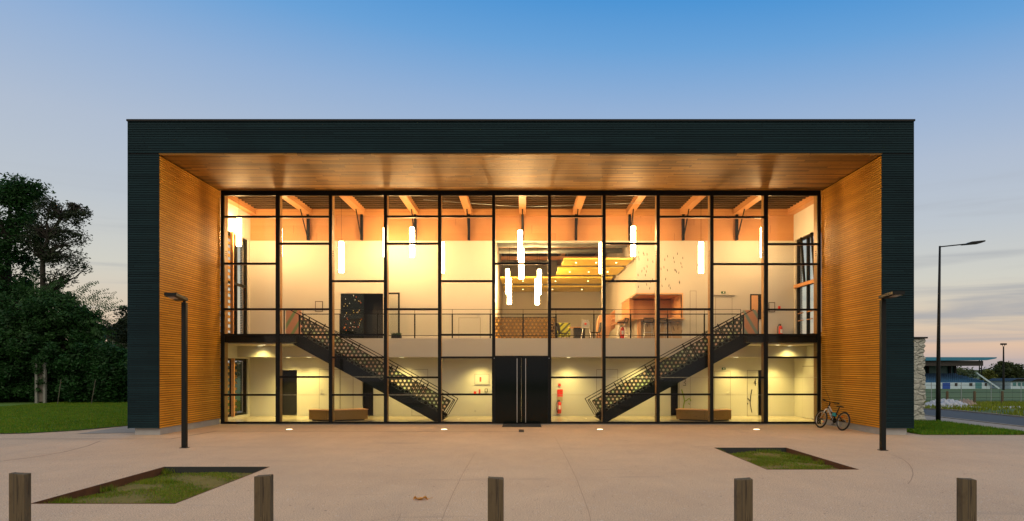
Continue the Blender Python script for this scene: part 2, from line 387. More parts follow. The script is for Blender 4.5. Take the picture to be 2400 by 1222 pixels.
# perforated balustrade panel: dark sheet with a hexagonal field of round holes
def dotmat(name, pitch, base, tints, r=.36, u='x', slope=0.0, sheer=False):
    b = NB(name); xyz = b.sep()
    uu = b.math('DIVIDE', xyz[{'x': 0, 'y': 1}[u]], pitch); vv = b.math('DIVIDE', xyz[2], pitch*.866)
    row = b.math('FLOOR', vv); off = b.math('MULTIPLY', b.math('PINGPONG', row, 1.0), .5)
    fu = b.math('SUBTRACT', b.math('FRACT', b.math('ADD', uu, off)), .5)
    fv = b.math('MULTIPLY', b.math('SUBTRACT', b.math('FRACT', vv), .5), .866)
    d = b.math('SQRT', b.math('ADD', b.math('POWER', fu, 2.0), b.math('POWER', fv, 2.0)))
    mk = b.rng(d, r*.55, r*1.15, 1, 0, True)
    cell = b.n('ShaderNodeCombineXYZ'); b.l(b.math('FLOOR', b.math('ADD', uu, off)), cell.inputs[0]); b.l(row, cell.inputs[1])
    wn = b.n('ShaderNodeTexWhiteNoise', noise_dimensions='2D'); b.l(cell.outputs[0], wn.inputs['Vector'])
    rp = b.n('ShaderNodeValToRGB'); rp.color_ramp.interpolation = 'CONSTANT'
    while len(rp.color_ramp.elements) < len(tints): rp.color_ramp.elements.new(.5)
    for i, (e, t) in enumerate(zip(rp.color_ramp.elements, tints)): e.position = i/len(tints); e.color = (*t, 1)
    b.l(wn.outputs['Value'], rp.inputs[0])
    t = b.n('ShaderNodeBsdfTransparent'); b.l(rp.outputs[0], t.inputs[0])
    b.col(base); b.set(Roughness=.5)
    m = b.n('ShaderNodeMixShader'); b.l(mk, m.inputs[0]); b.l(b.b.outputs[0], m.inputs[1]); b.l(t.outputs[0], m.inputs[2])
    b.l(m.outputs[0], b.o.inputs['Surface']); return b.m
M['dots'] = dotmat('perforated_panel', .155, (.030,.034,.018), [(1,.95,.9),(.85,.95,.8),(1,.85,.78),(1,1,.9),(.8,.9,.75),(.95,.85,.8)], .38)
M['dots_gold'] = dotmat('perforated_screen', .17, (.16,.10,.03), [(.95,.75,.45),(1,.8,.5),(.9,.7,.4)], .42)
b = NB('striped_print'); xyz = b.sep(); w = b.math('FRACT', b.math('DIVIDE', b.math('ADD', xyz[0], b.math('MULTIPLY', xyz[2], -.6)), .42))
c = b.mix(b.rng(w, .5, .62, 0, 1, True), (.80,.38,.20), (.33,.42,.16)); c = b.mix(b.rng(w, .82, .95, 0, 1, True), c, (.80,.38,.20)); b.col(c); b.set(Roughness=.5); M['stripes'] = b.m
b = NB('striped_print_mirrored'); xyz = b.sep(); w = b.math('FRACT', b.math('DIVIDE', b.math('ADD', xyz[0], b.math('MULTIPLY', xyz[2], .6)), .42))
c = b.mix(b.rng(w, .5, .62, 0, 1, True), (.80,.38,.20), (.33,.40,.30)); c = b.mix(b.rng(w, .82, .95, 0, 1, True), c, (.80,.38,.20)); b.col(c); b.set(Roughness=.5); M['stripes_r'] = b.m
b = NB('green_board'); xyz = b.sep(); w = b.math('FRACT', b.math('DIVIDE', b.math('SUBTRACT', xyz[0], xyz[2]), .3))
b.col(b.mix(b.math('GREATER_THAN', w, .62), (.34,.36,.02), (.05,.06,.015))); M['green_board'] = b.m

# ------------------------------------------------------------------ setting: terrain, plaza, lawn, road
def tz(y):
    if y < 34: return -.05
    if y < 73: return -.05-(y-34)/39*1.40
    if y < 172: return -1.45-(y-73)/99*1.55
    return -3.0
PL = [(-7.27, -5.13, 10.40, 14.29), (4.83, 6.65, 13.92, 17.74)]
def gridmesh(name, xs, ys, zf, mat, skip=None, drop=None):
    xs = sorted(set(xs)); ys = sorted(set(ys)); mb = MB()
    mb.v = [(x, y, zf(x, y)) for y in ys for x in xs]; n = len(xs)
    for j in range(len(ys)-1):
        for i in range(n-1):
            cx, cy_ = (xs[i]+xs[i+1])/2, (ys[j]+ys[j+1])/2
            if skip and skip(cx, cy_): continue
            mb.f.append((j*n+i, j*n+i+1, (j+1)*n+i+1, (j+1)*n+i))
    return obj(name, mb, mat)
def tzf(x, y):
    for (a, b_, c_, d_) in PL:
        if a-.01 <= x <= b_+.01 and c_-.01 <= y <= d_+.01: return -.35
    return tz(y)
xs = [-1500,-600,-300,-150,-80,-60,-40,-20,0,17,40,60,80,120,160,200,400,700,1500]; ys = [-60,-30,-8,0,21,28,34,40,46,52,58,64,73,90,110,140,172,230,400,900,2500]
for (a, b_, c_, d_) in PL: xs += [a-.1, a, b_, b_+.1]; ys += [c_-.1, c_, d_, d_+.1]
tag(gridmesh('ground', xs, ys, tzf, M['terrain']), kind='structure')
xs = [-45, 0, 17.1]; ys = [-8, 0, 25.3]
for (a, b_, c_, d_) in PL: xs += [a, b_]; ys += [c_, d_]
tag(gridmesh('plaza', xs, ys, lambda x, y: 0.0, M['plaza'], lambda x, y: any(a < x < b_ and c_ < y < d_ for (a, b_, c_, d_) in PL)), kind='structure')
def sheet(name, pts, z, mat, kind='structure'):
    mb = MB(); mb.add([(x, y, z) for x, y in pts], [tuple(range(len(pts)))]); return tag(obj(name, mb, mat), kind=kind)
LAWN = [(-60,21.0),(-22,21.1),(-16.6,21.3),(-15.2,21.6),(-14.3,22.6),(-13.75,24.3),(-13.3,27),(-13.1,60),(-60,60)]
sheet('lawn', LAWN, .02, M['lawn'])
sheet('grass_patch', [(12.0,21.15),(15.42,21.15),(15.42,26.2),(12.0,26.2)], .012, M['lawn'])
sheet('gravel_path', [(15.43,21.16),(17.1,21.16),(17.1,60),(15.43,60)], .004, M['gravel'])
sheet('gravel_margin', [(-13.6,21.5),(-11.9,21.9),(-11.9,60),(-13.05,60),(-13.25,27),(-13.7,24.3)], .008, M['gravel'])
ry = [-20,0,34,40,46,52,58,64,73,90]
tag(gridmesh('road', [17.2,20.6], ry, lambda x, y: tz(y)+.03, M['asphalt']), kind='structure')
tag(gridmesh('road_marking', [17.42,17.56], ry, lambda x, y: tz(y)+.034, M['line']), kind='structure')
mb = MB()
for a, b_ in zip(ry[:-1], ry[1:]):
    for x0, x1 in ((17.08,17.2),(20.6,20.72)):
        za, zb = tz(a), tz(b_)
        mb.add([(x0,a,za-.1),(x1,a,za-.1),(x1,b_,zb-.1),(x0,b_,zb-.1),(x0,a,za+.08),(x1,a,za+.08),(x1,b_,zb+.08),(x0,b_,zb+.08)],
               [(0,3,2,1),(4,5,6,7),(0,1,5,4),(1,2,6,5),(2,3,7,6),(3,0,4,7)])
tag(obj('kerb', mb, M['gravel']), kind='structure')
mb = MB(); pyy = [75, 90, 110, 140, 169]
tag(gridmesh('sports_pitch', [20, 60, 100, 150, 210], pyy, lambda x, y: tz(y)+.05, M['pitch']), kind='structure')

# slot drain that crosses the plaza
dl = [(-40,19.95),(PX(400,19.95),19.95),(PX(505,22.4),22.4),(PX(1222,22.3),22.3)]
mb = MB()
for (a, b_), (c_, d_) in zip(dl[:-1], dl[1:]):
    v = Vector((c_-a, d_-b_)).normalized(); n = Vector((-v.y, v.x))*.018
    mb.add([(a+n.x,b_+n.y,.004),(a-n.x,b_-n.y,.004),(c_-n.x,d_-n.y,.004),(c_+n.x,d_+n.y,.004)], [(0,1,2,3)])
mb.box(PX(1216,22.6), PX(1228,22.6), 22.1, 23.0, .001, .006)
tag(obj('slot_drain', mb, M['rubber']), 'thin dark slot drain running along the plaza to the entrance mat', 'drain')
# curved joint lines cut in the concrete
mb = MB()
def groove(pts, w=.007):
    pts = [Vector(p) for p in pts]
    for a, c_ in zip(pts[:-1], pts[1:]):
        v = (c_-a).normalized(); n = Vector((-v.y, v.x))*w
        mb.add([(a.x+n.x,a.y+n.y,.003),(a.x-n.x,a.y-n.y,.003),(c_.x-n.x,c_.y-n.y,.003),(c_.x+n.x,c_.y+n.y,.003)], [(0,1,2,3)])
def gp(x, y): d = 2*F/(y-HY); return ((x-CX)*d/F, d)
groove([gp(1034,1222), gp(1060,1160), gp(1085,1110), gp(1110,1068), gp(1118,1060)], .004)
groove([gp(0,1082), gp(80,1072), gp(150,1060), gp(205,1046), gp(235,1034)], .022)
groove([gp(2128,1135), gp(2136,1125), gp(2140,1112), gp(2138,1100), gp(2130,1088), gp(2116,1077), gp(2090,1066)], .008)
groove([gp(2128,1135), gp(2180,1145), gp(2300,1170), gp(2400,1200)], .003)
groove([gp(1400,1300), gp(1380,1200), gp(1350,1120), gp(1320,1060), gp(1300,1025)], .004)
groove([gp(895,1300), gp(940,1205), gp(870,1222)], .004)
tag(obj('paving_joints', mb, plain('joint_concrete', (.30,.21,.14), .9, 0, .2)), kind='structure')  # joint lines in a darker concrete tone

# ------------------------------------------------------------------ grass blades
def blades(name, pts, h, w, mats, lean=.5, kind='stuff', parent=None, wv=None):
    n = len(pts); a = rng.uniform(0, 2*np.pi, n); hh = h*rng.uniform(.4, 1.25, n)
    base = pts; dx = np.stack([np.cos(a), np.sin(a), 0*a], 1)*w*rng.uniform(.6, 1.3, n)[:, None]
    la = rng.uniform(0, 2*np.pi, n); lo = np.stack([np.cos(la), np.sin(la), 0*la], 1)*(hh*lean*rng.uniform(0, 1, n))[:, None]
    top = base+lo+np.stack([0*a, 0*a, hh], 1)
    v = np.stack([base-dx, base+dx, top], 1).reshape(-1, 3); f = np.arange(3*n).reshape(-1, 3)
    mi = rng.choice(len(mats), n, p=wv) if wv else np.zeros(n)
    o = bpy.data.objects.new(name, fast_mesh(name, v, f, mats, mi)); COL.objects.link(o); o.parent = parent
    return tag(o, kind=kind) if kind else o
def inpoly(x, y, poly):
    c = np.zeros(len(x), bool); n = len(poly)
    for i in range(n):
        x1, y1 = poly[i]; x2, y2 = poly[(i+1) % n]
        m = ((y1 > y) != (y2 > y)) & (x < (x2-x1)*(y-y1)/((y2-y1) or 1e-9)+x1); c ^= m
    return c
def clump(x, y, s=1.3, t=.35):
    return (np.sin(x*s*2.1+1.3*np.sin(y*s*1.7))*np.sin(y*s*2.7+1.1*np.sin(x*s*1.9)))+rng.normal(0, .4, len(x)) > t-.6
x = rng.uniform(-27, -13, 170000); y = 21.0+(rng.uniform(0, 1, 170000)**1.15)*22
k = inpoly(x, y, LAWN); x, y = x[k], y[k]
tag(blades('lawn_grass', np.stack([x, y, 0*x+.02], 1), .055, .012, [M['blade_dark'], M['blade']], wv=[.6,.4]), 'short mown grass of the lawn left of the hall', 'grass')
x = rng.uniform(12.0, 15.5, 26000); y = rng.uniform(21.12, 26.3, 26000)
tag(blades('patch_grass', np.stack([x, y, 0*x+.012], 1), .09, .013, [M['blade_dark'], M['blade']], wv=[.8,.2]), 'dark grass of the strip right of the hall beside the gravel', 'grass')
x = rng.uniform(20.75, 44, 60000); y = rng.uniform(24, 62, 60000); k = clump(x, y, .5, .5) & ((y > 50) | (rng.random(60000) < .6)); x, y = x[k], y[k]
tag(blades('verge_grass', np.stack([x, y, np.array([tz(q) for q in y])], 1), .22, .03, [M['blade'], M['blade_dry']], wv=[.93,.07]), 'rough tufted grass of the verge between road and pitch', 'grass')

# ------------------------------------------------------------------ planting beds
for i, (a, b_, c_, d_) in enumerate(PL):
    lab = ['large sunken parallelogram planting bed with mossy grass behind the left bollards', 'smaller sunken planting bed with patchy grass by the right street lamp'][i]
    t = thing('planting_bed', lab, 'planting bed', ((a+b_)/2, (c_+d_)/2, -.12), 0, 'sunken planting beds in the plaza')
    mb = MB(); e = .012
    mb.box(a, a+e, c_, d_, -.34, .006); mb.box(b_-e, b_, c_, d_, -.34, .006); mb.box(a+e, b_-e, c_, c_+e, -.34, .006)
    obj('steel_edging', mb, M['corten'], t, world=True)
    obj('rear_edging', MB().box(a+e, b_-e, d_-e, d_, -.34, .006), M['shaded_edge'], t, world=True)  # same edging in near black: shade of the rear face put into its colour
    nx, ny = 26, 44; mb = MB()
    for j in range(ny+1):
        for q in range(nx+1):
            X = a+e+(b_-a-2*e)*q/nx; Y = c_+e+(d_-c_-2*e)*j/ny
            mb.v.append((X, Y, -.125+.03*math.sin(X*3.1+Y)*math.cos(Y*2.3)+random.uniform(-.012, .012)))
    mb.f = [(j*(nx+1)+q, j*(nx+1)+q+1, (j+1)*(nx+1)+q+1, (j+1)*(nx+1)+q) for j in range(ny) for q in range(nx)]
    obj('soil', mb, M['soil'], t, world=True, smooth=True)
    n = 42000; X = rng.uniform(a+.03, b_-.03, n); Y = rng.uniform(c_+.03, d_-.03, n); k = clump(X, Y, 1.1+i*.5, .55 if i == 0 else .75); X, Y = X[k], Y[k]
    Zb = -.125+.03*np.sin(X*3.1+Y)*np.cos(Y*2.3); tx, ty = wloc(t)[0], wloc(t)[1]
    g = blades('grass', np.stack([X-tx, Y-ty, Zb+.12], 1), (.034 if i == 0 else .045), .006, [M['blade'], M['blade_dry'], M['blade_dark']], 1.2, 'stuff', t, [.6,.15,.25])
    # taller tufts along one edge
    n = 900; cxs = rng.uniform(a, b_, 9); cys = rng.uniform(c_, d_, 9)
    if i == 0: cxs[:6] = a+.1
    else: cys[:5] = d_-.1; cxs[5:] = b_-.1
    w = rng.integers(0, 9, n); X = np.clip(cxs[w]+rng.normal(0, .07, n), a+.03, b_-.03); Y = np.clip(cys[w]+rng.normal(0, .07, n), c_+.03, d_-.03)
    blades('weed_tufts', np.stack([X-tx, Y-ty, 0*X], 1), .11, .006, [M['blade'], M['blade_dark']], .7, 'stuff', t, [.7,.3])

# ------------------------------------------------------------------ bollards
blabs = ['dark weathered timber bollard at the far left edge, nearest the left bed tip', 'grey green timber bollard standing just right of the large planting bed',
         'mossy timber bollard with a brown knot stain in front of the entrance doors', 'timber bollard in front of the smaller planting bed', 'dark timber bollard nearest the right picture edge, right of the smaller planting bed']
bx = [((20, 57), 1110), ((595, 633), 1118), ((1143, 1180), 1121), ((1727, 1765), 1126), ((2256, 2290), 1123)]
for i, (((xa, xb), yt), lab) in enumerate(zip(bx, blabs)):
    d = F/209.0; x0, x1 = PX(xa, d), PX(xb, d); zt = PZ(yt, d); mb = MB()
    mb.bbox(x0, x1, d, d+.115, -.2, zt, .008)
    for j, v in enumerate(mb.v):
        if v[2] > zt-.02: mb.v[j] = (v[0], v[1], v[2]+random.uniform(-.006, .006)+.012*(v[0]-x0)/(x1-x0)*(1 if i % 2 else -1))
    o = single('bollard', mb, M['sleeper'], lab, 'bollard', 'timber bollards along the plaza front', base=((x0+x1)/2, d+.06, 0))
    mb = MB(); mb.box((q0 := (x0+x1)/2+random.uniform(-.04,.04)), q0+.005, d-.001, d+.02, zt-.45, zt-.004)
    obj('timber_crack', mb, M['ink'], o, world=True)

# ------------------------------------------------------------------ HALL
G0, G1 = 25.40, 25.47          # glass plane (front face of frame, back of frame)
FR = 21.1; XL, XR = -10.89, 10.77; OL, OR = -11.83, 11.73
SOF = 8.42; TOP = 9.455; UF = 3.21; BW = 29.5
H = thing('community_hall', 'wide dark timber clad hall with glowing glazed front inside a deep wooden frame', 'building', (0, FR, 0))
def part(name, mb, mat, parent=H, **k): return obj(name, mb, mat, parent, world=True, **k)
# dark outer frame: backing + real battens
mb = MB(); mb.box(OL+.02, OR-.02, FR+.03, FR+.35, SOF+.05, TOP-.03); mb.box(OL+.02, XL-.03, FR+.03, G0, .23, SOF+.05); mb.box(XR+.03, OR-.02, FR+.03, G0, .23, SOF+.05)
part('frame_backing', mb, M['clad_gap'])
mb = MB(); z = .2; i = 0
while z < TOP-.06:
    z0, z1 = z+.009, z+.062
    j = .004*math.sin(i*7.3); i += 1
    if z < SOF-.02:
        z1b = min(z1, SOF-.001)
        for a, c_ in ((OL, XL+.0), (XR, OR)): mb.box(a, c_, FR+j, FR+.028, z0, z1b)
        segs = [(FR+.03, 44)] if not (z0 < 2.45 or 3.2 < z0 < 7.35) else [(FR+.03, 26.15), (29.5, 44)]
        for sa, sb in segs: mb.box(OL, OL+.02, sa, sb, z0, z1); mb.box(OR-.02, OR, sa, sb, z0, z1)
    else:
        mb.box(OL, OR, FR+j, FR+.028, z0, min(z1, TOP-.05)); mb.box(OL, OL+.02, FR+.03, 44, z0, z1); mb.box(OR-.02, OR, FR+.03, 44, z0, z1)
    z += .07
part('dark_cladding', mb, M['clad'])
for a in (OL-.004, OR-.021):
    part('corner_trim', MB().box(a, a+.025, FR-.006, FR+.06, .2, TOP-.046), M['clad'])
mb = MB(); mb.box(OL-.03, OR+.03, FR-.03, 44.1, TOP-.045, TOP+.01); part('roof_edge', mb, M['black_metal'])
part('concrete_plinth', MB().box(OL+.15, XL-.03, FR+.12, G0-.02, -.1, .222), M['plinth']); part('concrete_plinth', MB().box(XR+.04, OR-.15, FR+.12, G0-.02, -.1, .222), M['plinth'])
# lining of the recess
mb = MB(); mb.box(XL-.06, XL-.03, FR+.03, G0, .20, SOF); part('left_lining_backing', mb, M['side_gap'])
mb = MB(); mb.box(XR+.03, XR+.06, FR+.03, G0, .20, SOF); part('right_lining_backing', mb, M['side_gap'])
for nm, xa, xb in (('left_batten_wall', XL-.03, XL), ('right_batten_wall', XR, XR+.03)):
    mb = MB(); z = .2; i = 0
    while z < SOF-.03:
        j = .003*math.sin(i*5.1); i += 1
        mb.box(xa, xb, FR+.002 if 0 else FR+.03, G0-.01, z+.010, min(z+.060, SOF-.004)); z += .07
    part(nm, mb, M['side_wood'])
mb = MB(); y = FR+.03
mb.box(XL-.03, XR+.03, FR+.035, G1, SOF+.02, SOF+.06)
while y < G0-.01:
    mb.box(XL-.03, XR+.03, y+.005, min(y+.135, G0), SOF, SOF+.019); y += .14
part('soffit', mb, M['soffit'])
# curtain wall
VX = [517, 650, 774, 903, 1030, 1157, 1288, 1416, 1543, 1669, 1796, 1925]
VX = [(v-CX)/65.0 for v in VX]; VX[0] = XL+.06; VX[-1] = XR-.06
TR = [[508,618,725,785,926],[508,571,725,785,884],[659,785,838,926],[507.5,571,725,885],[507,659,785,838,925],[618,837],
      [507,725,885],[571,659,838,925],[508,725,785,925],[509,619,785,885],[572,619,726,785,838,925]]
ZT = 8.24
mb = MB(); mb.box(XL+.002, XR-.002, G0, G1, ZT, SOF-.001); part('header', mb, M['black_metal'])
mb = MB(); mb.box(XL+.002, XR-.002, G0, G1, .001, .075); part('sill', mb, M['black_metal'])
for i, x in enumerate(VX):
    hw = .058 if i not in (0, 11) else .06
    if i in (1, 10): hw = .07
    mb = MB(); zb = .075
    mb.box(x-hw, x+hw, G0-.004, G1, zb, ZT)
    m_ = part('mullion', mb, M['black_metal'])
    mb = MB(); mb.box(x-.05, x+.05, G1+.001, G1+.30, .02, ZT+.1); part('timber_post', mb, M['post_wood_shaded'], m_)
    mb = MB(); sd = 1 if x < 0 else -1
    for zz in (6.08, 6.16, 6.24): mb.box(x+sd*.05, x+sd*.056, G1+.06, G1+.2, zz, zz+.03)
    part('bolts', mb, M['ink'], m_)
for i in range(11):
    x0, x1 = VX[i]+.058, VX[i+1]-.058
    if i in (0, 9): x1 = VX[i+1]-.07
    if i in (1, 10): x0 = VX[i]+.07
    if i == 0: x0 = VX[0]+.06
    if i == 10: x1 = VX[-1]-.06
    zs = sorted(PZ(y, G0) for y in TR[i])
    for z in zs:
        tr_ = part('transom', MB().box(x0, x1, G0, G1, z-.035, z+.035), M['black_metal'])
        if abs(z-PZ(785, G0)) > .05: part('timber_rail', MB().box(x0, x1, G1+.001, G1+.10, z-.03, z+.03), M['glulam'], tr_)
    lo = .075 if i != 5 else 2.45
    edges = [lo]+[z for z in zs if z > lo+.1]+[ZT]
    for a, c_ in zip(edges[:-1], edges[1:]):
        part('glass_pane', MB().box(x0, x1, G0+.03, G0+.042, a+(.035 if a != lo else 0), c_-(.035 if c_ < ZT else 0)), M['glass'])
# dotted manifestation on the panes
mb = MB()
for i, yy in ((1,926),(2,884),(3,926),(6,926),(7,885),(8,885),(9,926),(10,885),(0,884)):
    if i == 0: continue
    z = PZ(yy, G0); x = VX[i]+.1
    while x < VX[i+1]-.1: mb.box(x, x+.022, G0+.024, G0+.029, z-.014, z+.014); x += .045
part('glass_dots', mb, plain('frosted_dots', (.36,.33,.22), .8))
# entrance doors
DX0, DXM, DX1, DZ = PX(1157,G0)+.0, PX(1222,G0), PX(1288,G0), 2.41
for a, c_, hx in ((DX0+.06, DXM-.004, PX(1212,G0)), (DXM+.004, DX1-.06, PX(1232,G0))):
    mb = MB(); mb.box(a, c_, G0-.03, G0+.02, .03, DZ-.0)
    lf = part('entrance_door', mb, M['door_glass'])
    mb = MB(); mb.tube([(hx, G0-.09, .06), (hx, G0-.09, DZ-.05)], .017, 10)
    for zz in (.15, 1.2, 2.25): mb.tube([(hx, G0-.09, zz), (hx, G0-.03, zz)], .01, 6)
    part('door_handle', mb, M['steel'], lf)
mb = MB(); mb.box(DX0-.06, DX1+.06, G0-.012, G0-.005, DZ+.001, DZ+.05); mb.box(DX0-.06, DX0+.059, G0-.02, G0-.005, .01, DZ); mb.box(DX1-.059, DX1+.06, G0-.02, G0-.005, .01, DZ)
part('door_surround', mb, M['black_metal'])
mb = MB()
for x, z in ((DX0+.02, DZ-.04), (DX1-.02, DZ-.04)): mb.box(x-.012, x+.012, G0-.024, G0-.0205, z-.012, z+.012)
part('door_screws', mb, M['steel'])

# ---- interior shell
IL, IR = -11.42, 11.38
mb = MB(); mb.box(IL-.3, IR+.3, G1, 43.2, -.15, -.001+.006); part('foyer_floor', mb, M['floor_tile'])
# side walls with openings
def sidewall(sx, xin, ops, nm):
    xa, xb = (xin-.25, xin) if sx < 0 else (xin, xin+.25)
    mb = MB(); ys_ = sorted(set([G1+.01, BW+.3]+[o[0] for o in ops]+[o[1] for o in ops])); zs_ = sorted(set([0, 9.0]+[o[2] for o in ops]+[o[3] for o in ops]))
    for a, c_ in zip(ys_[:-1], ys_[1:]):
        for e, g in zip(zs_[:-1], zs_[1:]):
            if any(o[0] <= (a+c_)/2 <= o[1] and o[2] <= (e+g)/2 <= o[3] for o in ops): continue
            mb.box(xa, xb, a, c_, e, g)
    return part(nm, mb, M['white_wall'])
sidewall(-1, IL, [(26.3, 29.35, 3.3, 7.35), (26.5, 29.3, .1, 2.4)], 'left_foyer_wall')
sidewall(1, IR, [(26.3, 29.35, 3.3, 7.35)], 'right_foyer_wall')
mb = MB(); mb.box(IL-.3, IL-.251, BW+.3, 44, 0, 9.2); mb.box(IR+.251, IR+.3, BW+.3, 44, 0, 9.2); mb.box(IL-.3, IR+.3, 43.6, 43.9, 0, 9.2); part('rear_wall', mb, M['clad_gap'])
mb = MB()
for sx, xin in ((-1, IL), (1, IR)):
    xa, xb = (XL-.06, IL) if sx < 0 else (IR, XR+.06)
part_roof = MB().box(OL+.03, OR-.03, FR+.36, 43.9, 9.0, 9.38); part('roof', part_roof, M['clad_gap'])
mb = MB(); mb.box(OL+.03, XL-.07, G0+.001, G1+.01, .2, 9.0); mb.box(XR+.07, OR-.03, G0+.001, G1+.01, .2, 9.0); part('jamb_wall', mb, M['clad_gap'])
# side windows
def sidewin(sx, xin, y0, y1, z0, z1, ny, zm, louv, nm):
    fx = xin+(-.12 if sx < 0 else .12); mb = MB(); w = .09
    for k in range(ny+1):
        yy = y0+(y1-y0-w)*k/ny; mb.box(fx-.06, fx+.06, yy, yy+w, z0, z1)
    for z in [z0, z1-w]+zm: mb.box(fx-.055, fx+.055, y0, y1, z, z+w)
    if z1 > 5 and sx > 0:
        for k in range(ny):
            ya = y0+(y1-y0)*k/ny; mb.tube([(fx-.1, ya+.1, zm[0]), (fx-.1, ya+.45, z1)], .05, 6)
    o = part(nm, mb, M['charcoal'] if sx < 0 or 1 else M['glulam'])
    mb = MB(); mb.box(fx-.006, fx+.006, y0+.05, y1-.05, z0+.05, z1-.05); part('glass_pane', mb, M['glass'], o)
    mb = MB()
    if sx < 0:
        mb.box(fx+.09, fx+.2, y0+(y1-y0)*.42, y0+(y1-y0)*.42+.09, z0, z1)
    else: mb.box(fx-.2, fx-.09, y0, y1, zm[0]-.02, zm[0]+.12) if zm else None
    part('timber_frame', mb, M['glulam'], o)
    if louv:
        mb = MB(); z = z0
        while z < z1: mb.box(fx-.45, fx-.38, y0-.2, y1+.1, z, z+.11); z += .25
        part('louvres', mb, M['side_wood'], o)
sidewin(-1, IL, 26.3, 29.35, 3.3, 7.35, 3, [5.35], True, 'left_upper_window')
sidewin(-1, IL, 26.5, 29.3, .1, 2.4, 2, [], True, 'left_lower_window')
sidewin(1, IR, 26.3, 29.35, 3.3, 7.35, 3, [5.35], False, 'right_upper_window')
mb = MB()
for yy in (26.6, 27.5, 28.4):
    for z in (3.95, 4.25): mb.tube([(IR-.05, yy, z), (IR-.05, yy+.55, z)], .02, 6)
part('window_bars', mb, M['glulam'])
# upper floor slab, landings and spandrel
BF = 28.2
OP0, OP1, OPZ = -1.22, 4.78, 7.30
mb = MB(); mb.box(IL+.001, IR-.001, BF, BW+.25, 2.46, UF); part('balcony_slab', mb, M['white_wall'])
mb = MB(); mb.box(OP0-.3, IR-.1, BW+.2501, 43.2, 2.9, UF-.001); part('upper_hall_floor', mb, M['floor_tile'])
LXL, LXR = PX(690, 26.0), PX(1756, 26.0)
for nm, xa, xb in (('left_landing', IL+.001, LXL), ('right_landing', LXR, IR-.001)):
    mb = MB(); mb.box(xa, xb, G1+.31, BF-.001, 2.93, UF-.002); part(nm, mb, M['charcoal'])
    mb = MB(); mb.box(xa+.02 if xa < 0 else xa+.02, xb-.02, G1+.32, BF-.001, 2.90, 2.929); part('landing_soffit', mb, M['white_wall'])
mb = MB(); mb.box(VX[0]+.06, PX(690, G0), G1+.002, G1+.30, 2.94, UF+.01); mb.box(PX(1752, G0), VX[-1]-.06, G1+.002, G1+.30, 2.94, UF+.01); part('edge_beam', mb, M['black_metal'])
mb = MB(); mb.box(IL+.001, IR-.001, BF-.012, BF-.001, 2.455, 2.475); part('slab_trim', mb, M['white_paint'])  # white strip along the lower edge of the slab
# back wall ground floor (openings: dark doorways)
def xw(x): return PX(x, BW)
def zw(y): return PZ(y, BW)
def wall_with(nm, x0, x1, z0, z1, ops, mat, y0=BW, th=.2):
    mb = MB(); xs_ = sorted(set([x0, x1]+[v for o in ops for v in o[:2]])); zs_ = sorted(set([z0, z1]+[v for o in ops for v in o[2:4]]))
    for a, c_ in zip(xs_[:-1], xs_[1:]):
        for e, g in zip(zs_[:-1], zs_[1:]):
            if any(o[0] <= (a+c_)/2 <= o[1] and o[2] <= (e+g)/2 <= o[3] for o in ops): continue
            mb.box(a, c_, y0, y0+th, e, g)
    return part(nm, mb, mat)
gops = [(xw(656), xw(696), 0, zw(868)), (xw(848), xw(875), 0, zw(872)), (xw(1572), xw(1591), 0, zw(872)), (xw(1777), xw(1788), 0, zw(868))]
wall_with('lower_back_wall', IL, IR, .006, 2.46, gops, M['white_wall'])
for a, c_, e, g in gops: 
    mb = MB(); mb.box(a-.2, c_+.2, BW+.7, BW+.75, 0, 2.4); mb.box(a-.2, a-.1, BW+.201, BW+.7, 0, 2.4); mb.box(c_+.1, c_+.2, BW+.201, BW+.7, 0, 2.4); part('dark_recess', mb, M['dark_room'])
# upper back wall: white below, boards above; openings for hall, bar, dark doorway
BX0, BX1, BZ0, BZ1 = OP1, xw(1598), 4.10, 5.10
uops = [(OP0, OP1, UF, OPZ), (OP1-.001, BX1, BZ0, BZ1), (xw(798), xw(898), UF, zw(688))]
wall_with('upper_back_wall', IL, IR, UF+.002, 7.35, uops, M['white_wall'])
mb = MB(); mb.box(IL, IR, BW+.04, BW+.2, 7.351, 8.99); part('timber_upper_wall', mb, boards('upper_wall_boards', (.44,.20,.075), (.56,.28,.12), 'z', .32, 'x', .55, .1, 0, 5))
mb = MB(); mb.box(OP0-.25, OP0, BW+.201, 43.1, UF, 8.9); part('hall_left_wall', mb, M['white_wall'])
mb = MB(); mb.box(OP1, OP1+.2, BW+.201, BW+.6, UF, BZ0); mb.box(OP1, OP1+.2, BW+.201, 43.1, BZ1, 8.9); mb.box(OP1, OP1+.2, 33.9, 43.1, UF, BZ1); mb.box(OP1, OP1+.2, BW+.601, 33.9, UF, BZ0); part('hall_right_wall', mb, M['white_wall'])
mb = MB(); mb.box(OP0, OP1+.2, 43.11, 43.3, UF, 8.9); part('hall_rear_wall', mb, M['white_wall'])
